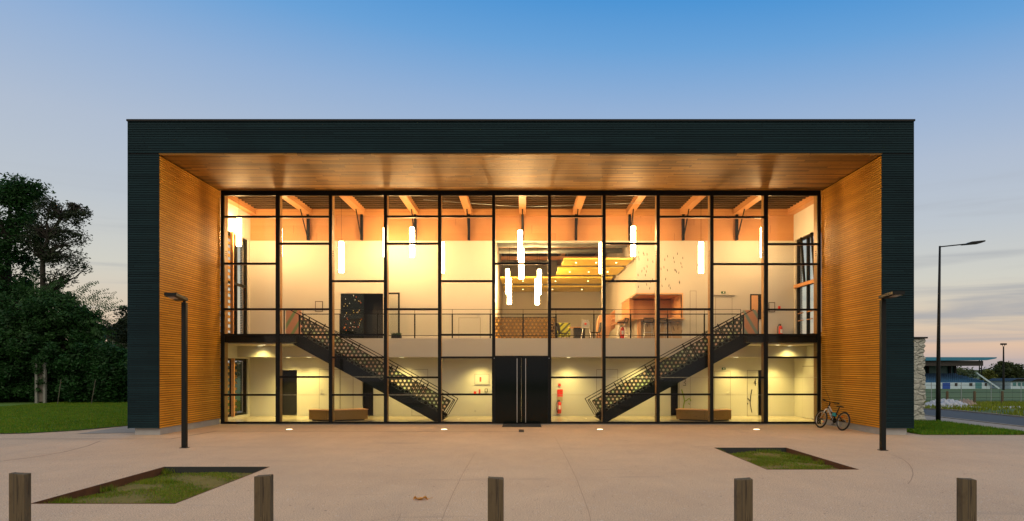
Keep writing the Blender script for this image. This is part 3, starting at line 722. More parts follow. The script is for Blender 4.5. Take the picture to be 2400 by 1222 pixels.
# bar niche lining
mb = MB(); mb.box(OP1+.201, BX1, 31.6, 31.7, BZ0-.9, 5.08); mb.box(BX1, BX1+.05, BW-.02, 33.6, BZ0, BZ1+.02); mb.box(OP1-.03, BX1+.05, BW-.03, 33.9, BZ1+.021, BZ1+.06); mb.box(OP1+.0, OP1+.199, 31.5, 33.899, BZ0, BZ1)
part('bar_lining', mb, M['ply'])
mb = MB(); mb.prism([(4.2, BW-.28), (OP1+.2, BW-.33), (BX1+.05, BW-.33), (BX1+.05, BW+.35), (OP1+.3, BW+.45), (OP1+.3, 33.5), (4.25, 33.3)], 'z', BZ0-.05, BZ0); part('bar_counter', mb, M['ply'])
mb = MB(); mb.box(OP1+.02, OP1+.16, BW-.16, BW-.01, UF, BZ0-.051); part('bar_post', mb, M['ply'])
mb = MB(); mb.box(OP1+.201, BX1, BW-.016, BW-.002, UF, BZ0-.15); part('bar_front', mb, plain('bar_front_paint', (.38,.27,.17), .6, 0, .05))
# confetti marks
marks = MB(); rr = random.Random(4)
for _ in range(46):
    x = rr.uniform(1490, 1600); y = rr.uniform(590, 682)
    a, z = xw(x), zw(y); t_ = rr.uniform(-.02, .02); marks.add([(a, BW-.004, z), (a+.022, BW-.004, z), (a+.022+t_, BW-.004, z+.10), (a+t_, BW-.004, z+.10)], [(0,1,2,3)])
for _ in range(10):
    a = rr.uniform(xw(1495), xw(1598)); z = rr.uniform(3.3, 3.8); marks.add([(a, BW-.02, z), (a+.02, BW-.02, z), (a+.03, BW-.02, z+.1), (a+.01, BW-.02, z+.1)], [(0,1,2,3)])
for _ in range(5):
    z = rr.uniform(3.4, 4.9); marks.add([(xw(1622), BW-.004, z), (xw(1622)+.03, BW-.004, z), (xw(1622)+.02, BW-.004, z+.1), (xw(1622)-.01, BW-.004, z+.1)], [(0,1,2,3)])
part('wall_confetti', marks, M['ink'])
# dark doorway with coloured dots (upper left)
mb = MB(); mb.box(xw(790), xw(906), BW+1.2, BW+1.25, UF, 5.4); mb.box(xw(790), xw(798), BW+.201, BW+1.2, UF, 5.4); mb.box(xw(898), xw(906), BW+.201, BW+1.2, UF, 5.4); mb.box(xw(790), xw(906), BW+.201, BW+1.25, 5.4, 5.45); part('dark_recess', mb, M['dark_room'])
mb = MB(); mb.box(xw(798), xw(852), BW+.03, BW+.07, UF+.01, zw(689)); dlf = part('dark_glass_door', mb, M['door_glass'])
for nm, mt in (('red_dots', M['orange_reflector']), ('pale_dots', M['white_plastic']), ('lime_dots', M['yellow'])):
    mb = MB()
    for _ in range(14):
        x = rr.uniform(805, 848); y = rr.uniform(692, 778); a, z = xw(x), zw(y); mb.box(a, a+.022, BW+.022, BW+.029, z, z+.03)
    part(nm, mb, mt, dlf)
# open door leaf (upper, left of centre)
mb = MB(); xa, xb = xw(906), xw(940); za, zb = UF, zw(688)
mb.box(xb-.07, xb, BW-.35, BW-.28, za, zb); mb.box(xa, xb-.07, BW-.33, BW-.29, zb-.07, zb); mb.box(xa, xa+.04, BW-.33, BW-.29, za, zb-.07)
dr = part('open_door', mb, M['charcoal']); mb = MB(); mb.box(xa+.04, xb-.07, BW-.315, BW-.31, za, zb-.07); part('glass_pane', mb, M['glass'], dr)
# flush doors as leaf plus shadow gap and handle
def flush(nm, x0, x1, z0, z1, hx, y0=BW, frame=.0, face=M['white_paint'], gapm=M['grey_line']):
    mb = MB(); mb.box(x0, x1, y0-.006, y0-.001, z0, z1); g = part(nm, mb, gapm)
    mb = MB(); mb.box(x0+.012, x1-.012, y0-.012, y0-.0065, z0+.01, z1-.012); part('leaf', mb, face, g)
    if hx is not None:
        mb = MB(); s_ = 1 if hx < (x0+x1)/2 else -1
        mb.tube([(hx, y0-.012, z0+1.0), (hx, y0-.06, z0+1.0), (hx+s_*.12, y0-.06, z0+1.0)], .012, 6); mb.box(hx-.02, hx+.02, y0-.018, y0-.0125, z0+.9, z0+1.1)
        part('door_handle', mb, M['steel'], g)
    return g
flush('flush_door', xw(748), xw(797), .01, zw(866), xw(753))
flush('flush_door', xw(798), xw(828), .01, zw(866), None)
flush('flush_door', xw(965), xw(1003), .01, zw(866), None)
flush('flush_door', xw(1398), xw(1448), .01, zw(866), None)
flush('flush_door', xw(1592), xw(1618), .01, zw(872), None)
flush('flush_door', xw(1674), xw(1712), .01, zw(870), xw(1708))
flush('flush_door', xw(1751), xw(1776), .01, zw(868), None)
flush('flush_door', xw(1677), xw(1716), UF+.01, zw(697), None)
flush('flush_door', xw(1617), xw(1632), UF+.01, zw(682), None)
flush('flush_door', xw(1075), xw(1126), UF+.01, zw(745), xw(1122))
mb = MB(); mb.box(xw(1672), xw(1722), BW-.10, BW-.001, zw(693), zw(690)); part('door_canopy', mb, M['white_paint'])
mb = MB(); a, c_ = xw(1758), xw(1790); mb.box(a, c_, BW-.03, BW-.001, zw(749), zw(690)); w_ = part('serving_window', mb, M['charcoal'])
mb = MB(); mb.box(a+.05, a+.32, BW-.036, BW-.031, zw(746), zw(693)); part('window_pane', mb, M['ply'], w_)
# skirting
mb = MB(); mb.box(IL+.01, gops[0][0], BW-.012, BW-.001, .007, .16)
for a, c_ in ((gops[0][1], xw(748)), (xw(876), xw(965)), (xw(1003), xw(1398)), (xw(1448), gops[2][0]), (xw(1618), xw(1674)), (xw(1790), IR-.01)): mb.box(a, c_, BW-.012, BW-.001, .007, .13)
part('skirting', mb, M['white_paint'])
# right side door on side wall
mb = MB(); mb.box(IR-.006, IR-.001, 27.3, 28.6, .01, 2.1); g = part('side_door', mb, M['grey_line']); mb = MB(); mb.box(IR-.012, IR-.0065, 27.32, 28.58, .02, 2.08); part('leaf', mb, M['white_paint'], g)
# door numbers drawn as strokes
mb = MB(); cz = lambda pts: [(xw(x), BW-.02, zw(y)) for x, y in pts]
mb.tube(cz([(1600,890),(1607,890),(1606,895),(1602,897),(1607,899),(1607,904),(1601,904)]), .012, 6)
part('door_number_three', mb, M['ink'])
mb = MB(); mb.tube(cz([(1771,888),(1767,899),(1773,899)]), .013, 6); mb.tube(cz([(1771,893),(1770,905)]), .013, 6); part('door_number_four', mb, M['ink'])
mb = MB(); mb.tube(cz([(1597,913),(1601,925),(1604,940),(1602,952),(1601,959)]), .022, 6); mb.tube(cz([(1604,941),(1609,939),(1613,935),(1617,935),(1619,940)]), .02, 6); mb.tube(cz([(1613,946),(1617,948)]), .02, 6); part('lime_wall_figure', mb, M['lime'])
mb = MB(); mb.tube(cz([(1762,913),(1759,930),(1758,945),(1760,958),(1762,967)]), .016, 6); mb.tube(cz([(1752,934),(1755,937),(1758,941)]), .018, 6); mb.box(xw(1751), xw(1753), BW-.03, BW-.01, zw(948), zw(945)); part('black_wall_figure', mb, M['ink'])
# roof deck, beams, struts
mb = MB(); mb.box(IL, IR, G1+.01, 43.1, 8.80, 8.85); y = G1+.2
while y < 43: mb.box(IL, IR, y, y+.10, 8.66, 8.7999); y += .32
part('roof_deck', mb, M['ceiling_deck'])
for k in range(-4, 5):
    X = k*2.24+.0; mb = MB(); mb.box(X-.14, X+.14, G1+.31, BW-.001, 8.44, 8.799)
    if -1.2 < X < 4.7 or 1: pass
    part('roof_beam', mb, M['glulam'])
    mb = MB(); mb.box(X-.05, X+.05, BW-.14, BW-.005, 7.36, 8.43); sd = -1 if X < -.1 else (1 if X > .1 else 0)
    mb.tube([(X-sd*.0, BW-.16, 7.45), (X, BW-1.1, 8.44)], .025, 6); part('steel_strut', mb, M['charcoal'])
for X in (IL+.14, IR-.14):
    mb = MB(); mb.box(X-.138, X+.138, G1+.31, BW-.001, 8.44, 8.799); part('roof_beam', mb, M['glulam'])
for X in (-.1, 2.24, 4.4):
    mb = MB(); mb.box(X-.12, X+.12, BW+.3, 43, 8.3, 8.679); part('hall_beam', mb, M['glulam'])
mb = MB(); mb.box(IL+.28, IR-.28, BW-.05, BW+.039, 8.40, 8.679); part('wall_plate', mb, M['glulam'])
mb = MB(); mb.tube([(PX(995, 27.5), 27.2, 8.52), (-.1, 29.0, 8.66)], .012, 5); mb.tube([(.1, 29.0, 8.66), (4.7, 27.2, 8.40)], .012, 5); part('tie_rod', mb, M['zinc'])
mb = MB()
for yy in (33, 36, 39.5): mb.box(OP0+.01, OP1-.01, yy, yy+.3, 8.1, 8.3)
part('hall_cross_beam', mb, M['glulam'])
mb = MB(); mb.tube([(OP0+.1, 31.6, 7.65), (OP1-.1, 31.6, 7.65)], .22, 14); mb.tube([(OP0+.1, 33.2, 7.55), (OP1-.1, 33.2, 7.55)], .13, 12); part('air_duct', mb, M['zinc'], smooth=True)
# staircases
def stair(sg, nm):
    # sg=-1 : left flight descends towards +x
    d = 26.25; y0, y1 = 25.95, 27.15
    def q(x, y, dd=d): v = P(x if sg < 0 else 2444-x, y, dd); return (v.x, v.z)
    t = part(nm, MB().prism([q(684,803), q(896,918), q(1030,992.2-.3), q(1044,975), q(1024,962), q(906,896), q(796,834), q(712,786), q(684,786)], 'y', y0, y0+.03), M['charcoal'])
    part('far_stringer', MB().prism([q(684,803), q(896,918), q(1030,992-.3), q(1044,975), q(1024,962), q(906,896), q(796,834), q(712,786), q(684,786)], 'y', y1-.03, y1), M['charcoal'], t)
    x0, zz0 = q(700, 792); x1, zz1 = q(1044, 985); n = 17
    for k in range(n):
        f = (k+.5)/n; X = x0+(x1-x0)*f; Z = UF-UF*(k+1)/(n+1); dx = abs(x1-x0)/n*.56
        mb = MB(); mb.box(X-dx, X+dx, y0+.031, y1-.031, Z-.03, Z+.01); part('tread', mb, M['charcoal'], t)
    mb = MB(); a = (684, 801); 
    # closed underside sheet
    p1, p2 = q(690,805.5), q(1026,988); mb.add([(p1[0], y0+.04, p1[1]), (p2[0], y0+.04, p2[1]), (p2[0], y1-.04, p2[1]), (p1[0], y1-.04, p1[1])], [(0,1,2,3)])
    part('stair_soffit', mb, M['charcoal'], t)
    for yy, nm2 in ((y0-.01, 'perforated_balustrade'), (y1+.01, 'far_balustrade')):
        if yy > 26.5: pass
        pan = MB().prism([q(709,741), q(906,854.5), q(1057,939), q(1037,971), q(1024,962), q(906,896), q(796,834), q(712,785)], 'y', yy-.006, yy+.006)
        pn = part(nm2, pan, M['dots'], t) if yy < 26.5 else None
        mb = MB()
        def ln(a, b_, r=.016): 
            pa, pb = q(*a), q(*b_); mb.tube([(pa[0], yy-.01, pa[1]), (pb[0], yy-.01, pb[1])], r, 6)
        ln((708,740), (906,853.5)); ln((906,853.5), (1058,939)); ln((1058,939), (1037,972)); ln((684,727), (880,831)); ln((880,831), (1068,937)); ln((1068,937), (1045,976)); ln((708,740), (708,790), .03)
        for xa, ya in ((745,764), (830,812), (921,865), (979,898), (995,907)):
            ln((xa+2, ya-8), (xa-20, ya+34), .022)
        part('handrail', mb, M['black_metal'], t)
stair(-1, 'left_staircase'); stair(1, 'right_staircase')
# stripes at stair heads
mb = MB(); mb.box(PX(670,27.6), PX(706,27.6), 27.6, 27.62, UF+.01, PZ(727,27.6)); part('left_striped_panel', mb, M['stripes'])
mb = MB(); mb.box(PX(1741,27.6), PX(1776,27.6), 27.6, 27.62, UF+.01, PZ(727,27.6)); part('right_striped_panel', mb, M['stripes_r'])
mb = MB(); 
for x in (666, 1777): a = PX(x, 27.6); mb.box(a-.02, a+.02, 27.58, 27.62, UF, PZ(727,27.6))
part('guard_post', mb, M['black_metal'])
# balcony balustrade
mb = MB(); dB = BF+.05; xa, xb = PX(708, dB), PX(1736, dB)
z1, z2, z0 = PZ(725.5, dB), PZ(736.5, dB), PZ(787, dB)
mb.box(xa, xb, dB, dB+.025, z1-.008, z1+.008); mb.box(xa, xb, dB, dB+.03, z2-.018, z2+.018); mb.box(xa, xb, dB, dB+.02, z0-.012, z0+.012)
for x in (710, 797, 885, 972, 1060, 1149, 1226, 1303, 1392, 1478, 1565, 1651, 1736):
    a = PX(x, dB); mb.box(a-.025, a+.025, dB-.004, dB+.034, UF-.1, z2); mb.box(a-.008, a+.008, dB+.005, dB+.02, z2, z1)
bl = part('balcony_railing', mb, M['black_metal'])
mb = MB(); mb.box(xa+.02, xb-.02, dB+.008, dB+.016, z0, z2-.02); part('glass_pane', mb, M['glass'], bl)
mb = MB(); mb.box(PX(1160,30.2), PX(1301,30.2), 30.2, 30.215, UF, PZ(745,30.2)); part('perforated_screen', mb, M['dots_gold'])
mb = MB(); mb.box(PX(1158,30.2), PX(1302,30.2), 30.19, 30.225, PZ(745,30.2), PZ(745,30.2)+.03); mb.box(PX(1302,30.2), PX(1302,30.2)+.05, 30.15, 31.4, UF, PZ(740,30.2)); part('screen_frame', mb, M['black_metal'])

# ------------------------------------------------------------------ suspended ceiling rafts
for i, (ya, yb, xl, xr, lab) in enumerate([(29.75,31.5,1.75,4.66,'short yellow suspended ceiling panel nearest the glass, the front one of four'), (32.4,34.7,1.65,4.66,'short yellow suspended ceiling panel second from the front'),
      (35.8,38.3,-1.12,4.6,'long yellow suspended ceiling panel third from the front'), (39.7,42.2,-1.12,4.6,'long yellow suspended ceiling panel at the back of the hall')]):
    t = thing('ceiling_panel', lab, 'ceiling panel', ((xl+xr)/2, (ya+yb)/2, 6.6), 0, 'yellow ceiling panels hung in the upper hall')
    mb = MB(); mb.bbox(xl, xr, ya, yb, 6.6, 6.68, .01); obj('panel', mb, M['yellow'], t, world=True)
    mb = MB()
    for f in (.2, .5, .8): mb.tube([(xl+(xr-xl)*f, (ya+yb)/2, 6.592), (xl+(xr-xl)*f, (ya+yb)/2, 6.599)], .035, 12)
    obj('spot_lens', mb, M['down'], t, world=True)
    mb = MB()
    for x in (xl+.2, xr-.2): mb.tube([(x, (ya+yb)/2, 6.68), (x, (ya+yb)/2, 8.2)], .006, 5)
    obj('hanging_wire', mb, M['zinc'], t, world=True)

# ------------------------------------------------------------------ pendant tube lamps
def make_pendant(label, ln=1.2, rad=.095, mat='tube'):
    t = thing('pendant_lamp', label, 'lamp', (0,0,0), 0, 'tubular pendant lamps in the hall')
    mb = MB(); mb.tube([(0,0,.01),(0,0,.03),(0,0,ln-.03),(0,0,ln-.01)], [rad*.8, rad, rad, rad*.8], 18); obj('lamp_tube', mb, M[mat], t, smooth=True)
    mb = MB(); mb.tube([(0,0,ln-.01),(0,0,ln+.03)], rad*.7, 14); mb.tube([(0,0,-.012),(0,0,.01)], rad*.55, 14); obj('end_cap', mb, M['zinc'], t)
    mb = MB(); mb.tube([(0,0,ln+.03),(0,0,8.68-5.6)], .006, 5); obj('cable', mb, M['black_metal'], t)
    return t
pend = [(800,640,26.9,'tubular pendant over the left stair, lower row'), (1036,641,26.9,'tubular pendant left of the entrance bay, beside its mullion'), (1410,642,26.9,'tubular pendant just right of the entrance bay, beside its mullion'), (1643,641,26.9,'tubular pendant over the right stair, lower row')]
p0 = make_pendant(pend[0][3]); p0.location = P(pend[0][0], pend[0][1], pend[0][2])
for x, y, d, lab in pend[1:]: dup(p0, P(x, y, d), label=lab)
hi = [(560,578,27.6,'tubular pendant in the upper left corner by the side window'), (656,604,27.9,'tubular pendant half hidden behind the second mullion from the left'), (966,604,27.9,'high tubular pendant in the fourth bay from the left'),
      (904,604,28.2,'tubular pendant mostly hidden behind the mullion left of the fourth bay'), (1219,610,28.4,'tubular pendant above the entrance, the upper of the central pair'), (1222,655,27.0,'tubular pendant above the entrance, the lower of the central pair'), (1484,602,27.9,'high tubular pendant in front of the confetti wall'), (1788,604,27.9,'tubular pendant half hidden behind the second mullion from the right')]
p1 = make_pendant(hi[0][3]); 
for c_ in p1.children:
    if c_.name.startswith('cable'):
        me = c_.data; 
        for v in me.vertices:
            if v.co.z > 2: v.co.z = 1.9
p1.location = P(*hi[0][:3])
for x, y, d, lab in hi[1:]:
    o = dup(p1, P(x, y, d), label=lab)
dp = [(1190,690,33.5,'tubular pendant in the hall opening, rear one of the left pair'), (1194,714,32.0,'tubular pendant in the hall opening, front one of the left pair'), (1264,691,33.5,'tubular pendant in the hall opening, rear one of the right pair'), (1259,715,32.0,'tubular pendant in the hall opening, front one of the right pair')]
p2 = make_pendant(dp[0][3], 1.2, .09, 'tube_in'); p2.location = P(*dp[0][:3])
for x, y, d, lab in dp[1:]: dup(p2, P(x, y, d), label=lab)

# ------------------------------------------------------------------ downlights (lower foyer) with their own light
def downlight(x, y, z, label, energy, ang=128, blend=1.0):
    t = thing('ceiling_downlight', label, 'downlight', (x, y, z), 0, 'round downlights in the lower foyer ceilings')
    mb = MB(); mb.tube([(0,0,-.006),(0,0,-.001)], .09, 18); obj('lens', mb, M['down'], t)
    mb = MB(); mb.torus((0,0,-.004), .1, .008, 'z', 20, 6); obj('rim', mb, M['white_plastic'], t)
    ld = bpy.data.lights.new('downlight_beam', 'SPOT'); ld.energy = energy; ld.color = LOW; ld.spot_size = R(ang); ld.spot_blend = blend; ld.shadow_soft_size = .07
    lo = bpy.data.objects.new('downlight_beam', ld); COL.objects.link(lo); lo.parent = t; lo.location = (0, 0, -.03)
DE = 340
for x, lab in ((-9.6,'far left'), (-8.75,'left of the flush door'), (-4.95,'above the left stair foot wall'), (-1.75,'left of the entrance'), (1.9,'above the lower fire extinguisher'), (4.8,'above the right stair foot wall'), (8.75,'above the door numbered four'), (10.4,'far right')):
    downlight(x, 28.85, 2.455, 'round downlight under the balcony, '+lab, DE)
for x, y, lab in ((-9.9, 26.9, 'left landing'), (9.75, 26.9, 'right landing'), (-10.4, 27.9, 'left landing, near the back'), (10.6, 27.9, 'right landing, near the back')):
    downlight(x, y, 2.895, 'round downlight under the '+lab, DE*.4, 140)

# ------------------------------------------------------------------ in-ground spots outside
gs = None
for x, lab in ((678,'under the second bay from the left'), (1041,'left of the entrance mat'), (1406,'right of the entrance doors'), (1773,'under the second bay from the right')):
    d = 2*F/(1007.5-HY); X = PX(x, d); lab = 'round lit ground spot set in the paving, '+lab
    if gs is None:
        gs = thing('ground_spot', lab, 'ground light', (X, d, 0), 0, 'ground spots along the glass front')
        mb = MB(); mb.tube([(0,0,.001),(0,0,.014)], .095, 32); obj('lens', mb, M['spot'], gs)
        mb = MB(); mb.torus((0,0,.004), .108, .009, 'z', 32, 6); obj('rim', mb, M['steel'], gs)
    else: dup(gs, (X, d, 0), label=lab)

# entrance mat
mb = MB(); mb.bbox(PX(1178,24.6), PX(1268,24.6), 24.0, 25.2, .001, .016, .004); single('doormat', mb, M['mat_fibre'], 'dark fibre doormat lying in front of the entrance doors', 'doormat')
mb = MB(); mb.box(PX(562,G0), XR-.3, 25.0, 25.36, .0015, .0045)
tag(obj('threshold_strip', mb, M['gravel']), kind='structure')
# dry leaf
t = thing('dry_leaf', 'curled dry brown leaf lying on the plaza left of the middle bollard', 'leaf', (*gp(986,1172), 0), .2)
mb = MB(); pts = []
for i in range(9):
    a = (i/8-.5)*2; w = .05*(1-a*a)**.6+.002
    for j in (-1, 0, 1): pts.append((a*.11, j*w, .006+.03*abs(j)*(1+.5*math.sin(i*2.1))+.015*math.sin(i*1.3)))
mb.add(pts, [(i*3+j, i*3+j+1, (i+1)*3+j+1, (i+1)*3+j) for i in range(8) for j in (0, 1)]); mb.v = [(x_, y_, z_) for x_, y_, z_ in mb.v]
obj('leaf_blade', mb, M['leaf_dry'], t); mb = MB(); mb.tube([(.1,0,.012),(.15,.01,.02),(.18,.0,.03)], .004, 5); obj('leaf_stalk', mb, M['leaf_dry'], t)

# ------------------------------------------------------------------ plaza street lamps
def plaza_lamp(xb, yb, xhead, lab, sg):
    d = 2*F/(yb-HY); X = PX(xb, d)
    t = thing('street_lamp', lab, 'street lamp', (X, d, 0), 0, 'slim plaza lamps with flat box heads')
    mb = MB(); mb.bbox(-.058,.058,-.058,.058,.012,3.66,.012); obj('pole', mb, M['charcoal'], t)
    mb = MB(); mb.box(-.09,.09,-.09,.09,.0,.012); obj('base_plate', mb, M['charcoal'], t)
    mb = MB(); L_ = 1.0; w = .30
    # flat head reaching towards the camera
    z0, z1 = 3.70, 3.78; a = R(24)*sg
    def rot(x_, y_): return (x_*math.cos(a)-y_*math.sin(a), x_*math.sin(a)+y_*math.cos(a))
    hp = [(-.25,.06),(.06,.06),(.40,-1.24),(.115,-1.24)] if sg < 0 else [(.23,.06),(-.075,.06),(-.28,-1.0),(0,-1.0)]
    b2 = MB(); b2.prism(hp, 'z', z0+.008, z1); obj('lamp_head', b2, M['charcoal'], t)
    cxh, cyh = sum(p[0] for p in hp)/4, sum(p[1] for p in hp)/4
    b3 = MB(); b3.prism([(cxh+(p[0]-cxh)*.55, cyh-.18+(p[1]-cyh)*.45) for p in hp], 'z', z0, z0+.0075); obj('diffuser', b3, M['grey_plastic'], t)
    mb = MB(); mb.box(-.03,.03,-.03,.03,3.66,3.70); obj('neck', mb, M['charcoal'], t)
plaza_lamp(432.5, 1050, 0, 'slim black plaza lamp with flat head before the left batten wall', -1)
plaza_lamp(2069, 1056, 0, 'slim black plaza lamp with a flat head by the smaller planting bed', 1)
# tall road lamp right
d = 26.3; X = PX(2199, d); t = thing('street_lamp', 'tall tapered road lamp with one long arm in the grass right of the hall', 'street lamp', (X, d, 0))
hz = PZ(577, d)
mb = MB(); mb.tube([(0,0,0),(0,0,1.2),(.01,0,3),(.06,0,hz)], [.085,.08,.062,.035], 14); obj('pole', mb, M['charcoal'], t, smooth=True)
mb = MB(); mb.tube([(.06,0,hz-.03),(1.02,-.1,hz+.06)], .022, 8); obj('arm', mb, M['charcoal'], t)
mb = MB(); q = [(.85,.02),(.95,.06),(1.12,.13),(1.62,.18),(1.62,.13),(1.45,.07),(.85,.02)][:6]; mb.prism([(a, hz+b_) for a, b_ in q], 'y', -.22, .06); obj('lamp_head', mb, M['charcoal'], t)
mb = MB(); mb.tube([(0,0,.0),(0,0,.02)], .16, 14); obj('base_plate', mb, M['charcoal'], t)

# ------------------------------------------------------------------ bicycle
def bicycle():
    t = thing('bicycle', 'small mountain bike with black tyres and turquoise frame cover leaning on the right batten wall', 'bicycle', (10.14, 23.2, 0))
    t.rotation_euler = (R(0), R(12), R(14)); t.scale = (1.07,)*3
    r = .285; fy, ry_ = .50, -.52; rr_ = .262
    for nm, y_ in (('front_wheel', fy), ('rear_wheel', ry_)):
        mb = MB(); mb.torus((0,y_,r), rr_, .025, 'x', 36, 10); w = obj(nm, mb, M['rubber'], t, smooth=True)
        mb = MB(); mb.torus((0,y_,r), rr_-.032, .010, 'x', 36, 6); obj('rim', mb, M['steel'], w, smooth=True)
        mb = MB()
        for k in range(20):
            a = 2*math.pi*k/20; mb.tube([((-1)**k*.025, y_, r), (0, y_+(rr_-.03)*math.cos(a), r+(rr_-.03)*math.sin(a))], .0018, 4)
        obj('spokes', mb, M['steel'], w)
        mb = MB(); mb.tube([(-.05,y_,r),(.05,y_,r)], .02, 8); obj('hub', mb, M['black_metal'], w)
        mb = MB(); a = R(215 if y_ > 0 else 60); mb.box(-.012,.012, y_+.15*math.cos(a)-.03, y_+.15*math.cos(a)+.03, r+.15*math.sin(a)-.012, r+.15*math.sin(a)+.012); obj('reflector', mb, M['orange_reflector'], w)
    hd = (0,.26,.68); bb = (0,-.06,.28); st_ = (0,-.20,.60)
    mb = MB(); mb.tube([(0,.24,.73),(0,.28,.62)], .026, 10); mb.tube([(0,.245,.69),(0,.05,.50),(0,-.16,.50)], .022, 8); mb.tube([bb, st_], .018, 8)
    for s_ in (-1, 1): mb.tube([bb,(s_*.045,ry_,r)], .011, 6); mb.tube([(0,-.17,.50),(s_*.045,ry_,r)], .011, 6)
    obj('frame', mb, M['black_metal'], t, smooth=True)
    mb = MB(); mb.tube([(0,.275,.63),(0,.12,.46),(0,-.06,.28)], .027, 8); mb.tube([(0,.245,.705),(0,.07,.535)], .024, 8); obj('down_tube', mb, M['grey_plastic'], t, smooth=True)
    mb = MB()
    for s_ in (-1, 1): mb.tube([(s_*.055,fy,r),(s_*.055,.30,.60)], .015, 8)
    mb.tube([(-.055,.30,.60),(.055,.30,.60)], .02, 8); obj('fork', mb, M['steel'], t, smooth=True)
    mb = MB(); mb.tube([(0,.24,.73),(0,.22,.80),(0,.25,.84)], .018, 8); mb.tube([(-.29,.19,.86),(-.12,.24,.85),(.12,.24,.85),(.29,.19,.86)], .013, 8); hb = obj('handlebar', mb, M['black_metal'], t, smooth=True)
    mb = MB(); mb.tube([(-.30,.187,.86),(-.19,.22,.855)], .02, 8); mb.tube([(.19,.22,.855),(.30,.187,.86)], .02, 8)
    for s_ in (-1, 1): mb.tube([(s_*.17,.25,.84),(s_*.26,.30,.82)], .007, 5)
    obj('grips', mb, M['rubber'], hb)
    mb = MB(); mb.tube([st_,(0,-.235,.70)], .014, 8); obj('seat_post', mb, M['black_metal'], t)
    mb = MB(); mb.prism([(.0,-.10),(.03,-.14),(.035,-.24),(.07,-.33),(.06,-.36),(0,-.37),(-.06,-.36),(-.07,-.33),(-.035,-.24),(-.03,-.14)], 'z', .70, .735); obj('saddle', mb, M['rubber'], t)
    mb = MB(); mb.bbox(-.035,.035,-.15,.0,.40,.52,.02); obj('frame_bag', mb, M['turquoise'], t)
    mb = MB(); mb.tube([(.05,-.06,.28),(.058,-.06,.28)], .085, 20); mb.tube([(-.09,-.06,.28),(.09,-.06,.28)], .014, 8); mb.tube([(.09,-.06,.28),(.10,.06,.17)], .012, 6); mb.tube([(-.09,-.06,.28),(-.10,-.18,.39)], .012, 6); ck = obj('crank', mb, M['black_metal'], t)
    mb = MB(); mb.bbox(.08,.18,.02,.10,.155,.18,.006); mb.bbox(-.18,-.08,-.22,-.14,.38,.405,.006); obj('pedals', mb, M['rubber'], ck)
    mb = MB(); mb.tube([(.054,-.06,.365),(.05,ry_,r+.045)], .005, 5); mb.tube([(.054,-.06,.195),(.05,ry_+.02,r-.09)], .005, 5); mb.tube([(.045,ry_,r),(.052,ry_,r)], .05, 14); obj('chain', mb, M['zinc'], t)
    mb = MB(); mb.tube([(0,.25,.84),(.05,.32,.78),(.03,.30,.66)], .004, 5); mb.tube([(-.1,.25,.84),(-.03,.33,.80),(.0,.27,.70),(0,.1,.53)], .004, 5); obj('cables', mb, M['rubber'], t)
bicycle()
mb = MB(); mb.tube([P(1931,905,24.4), P(1945,938,23.6)], .006, 5); single('lock_cable', mb, M['rubber'], 'thin cable running from the glass corner down to the bicycle handlebar', 'cable')

# ------------------------------------------------------------------ furniture inside
def bench(pts, lab, dark):
    t = thing('bench', lab, 'bench', (sum(p[0] for p in pts)/len(pts), sum(p[1] for p in pts)/len(pts), .006), 0, 'angular wooden benches in the foyer')
    mb = MB(); mb.prism(pts, 'z', .05, .405); obj('bench_body', mb, M['bench_wood'], t, world=True)
    mb = MB(); c_ = Vector((sum(p[0] for p in pts)/len(pts), sum(p[1] for p in pts)/len(pts))); top = [(c_.x+(p[0]-c_.x)*1.02, c_.y+(p[1]-c_.y)*1.05) for p in pts]
    mb.prism(top, 'z', .406, .43); obj('bench_top', mb, M['ply'], t, world=True)
    mb = MB(); ins = [(c_.x+(p[0]-c_.x)*.9, c_.y+(p[1]-c_.y)*.8) for p in pts]; mb.prism(ins, 'z', .007, .049); obj('bench_plinth', mb, M['dark_room'], t, world=True)
def bp(x, d): return (PX(x, d), d)
bench([bp(862,27.2), bp(772,26.5), bp(724,26.9), bp(736,27.5), bp(775,27.1), bp(850,27.8)], 'angular wooden bench on the left of the foyer beneath the stair', 0)
bench([bp(1585,27.2), bp(1668,26.5), bp(1714,26.9), bp(1702,27.5), bp(1666,27.1), bp(1594,27.8)], 'angular wooden bench on the right of the foyer beneath the stair', 0)

def extinguisher(x, y, z, lab):
    t = thing('fire_extinguisher', lab, 'fire extinguisher', (x, y, z), 0, 'red fire extinguishers')
    mb = MB(); mb.tube([(0,0,0),(0,0,.02),(0,0,.42),(0,0,.47),(0,0,.49)], [.07,.08,.08,.055,.03], 18); obj('cylinder', mb, M['red'], t, smooth=True)
    mb = MB(); mb.tube([(0,0,.49),(0,0,.53)], .022, 10); mb.box(-.09,.02,-.012,.012,.53,.545); mb.box(-.08,.02,-.012,.012,.555,.568); obj('valve_handle', mb, M['black_metal'], t)
    mb = MB(); mb.tube([(-.02,0,.52),(-.10,0,.50),(-.14,0,.38),(-.13,0,.22),(-.09,0,.10)], .012, 8); mb.tube([(-.09,0,.10),(-.085,0,.03)], .02, 8); obj('hose', mb, M['rubber'], t, smooth=True)
    mb = MB(); mb.box(-.045,.045,-.0835,-.0815,.18,.34); obj('paper_label', mb, M['white_plastic'], t)
extinguisher(xw(1311), BW-.12, .12, 'red fire extinguisher with hose on the ground floor wall right of the entrance')
extinguisher(xw(1827), BW-.12, UF+.08, 'red fire extinguisher on the upper floor by the right side window')
extinguisher(PX(1458.5,28.9), 28.9, UF, 'red fire extinguisher on the upper floor beside the left bar stool')

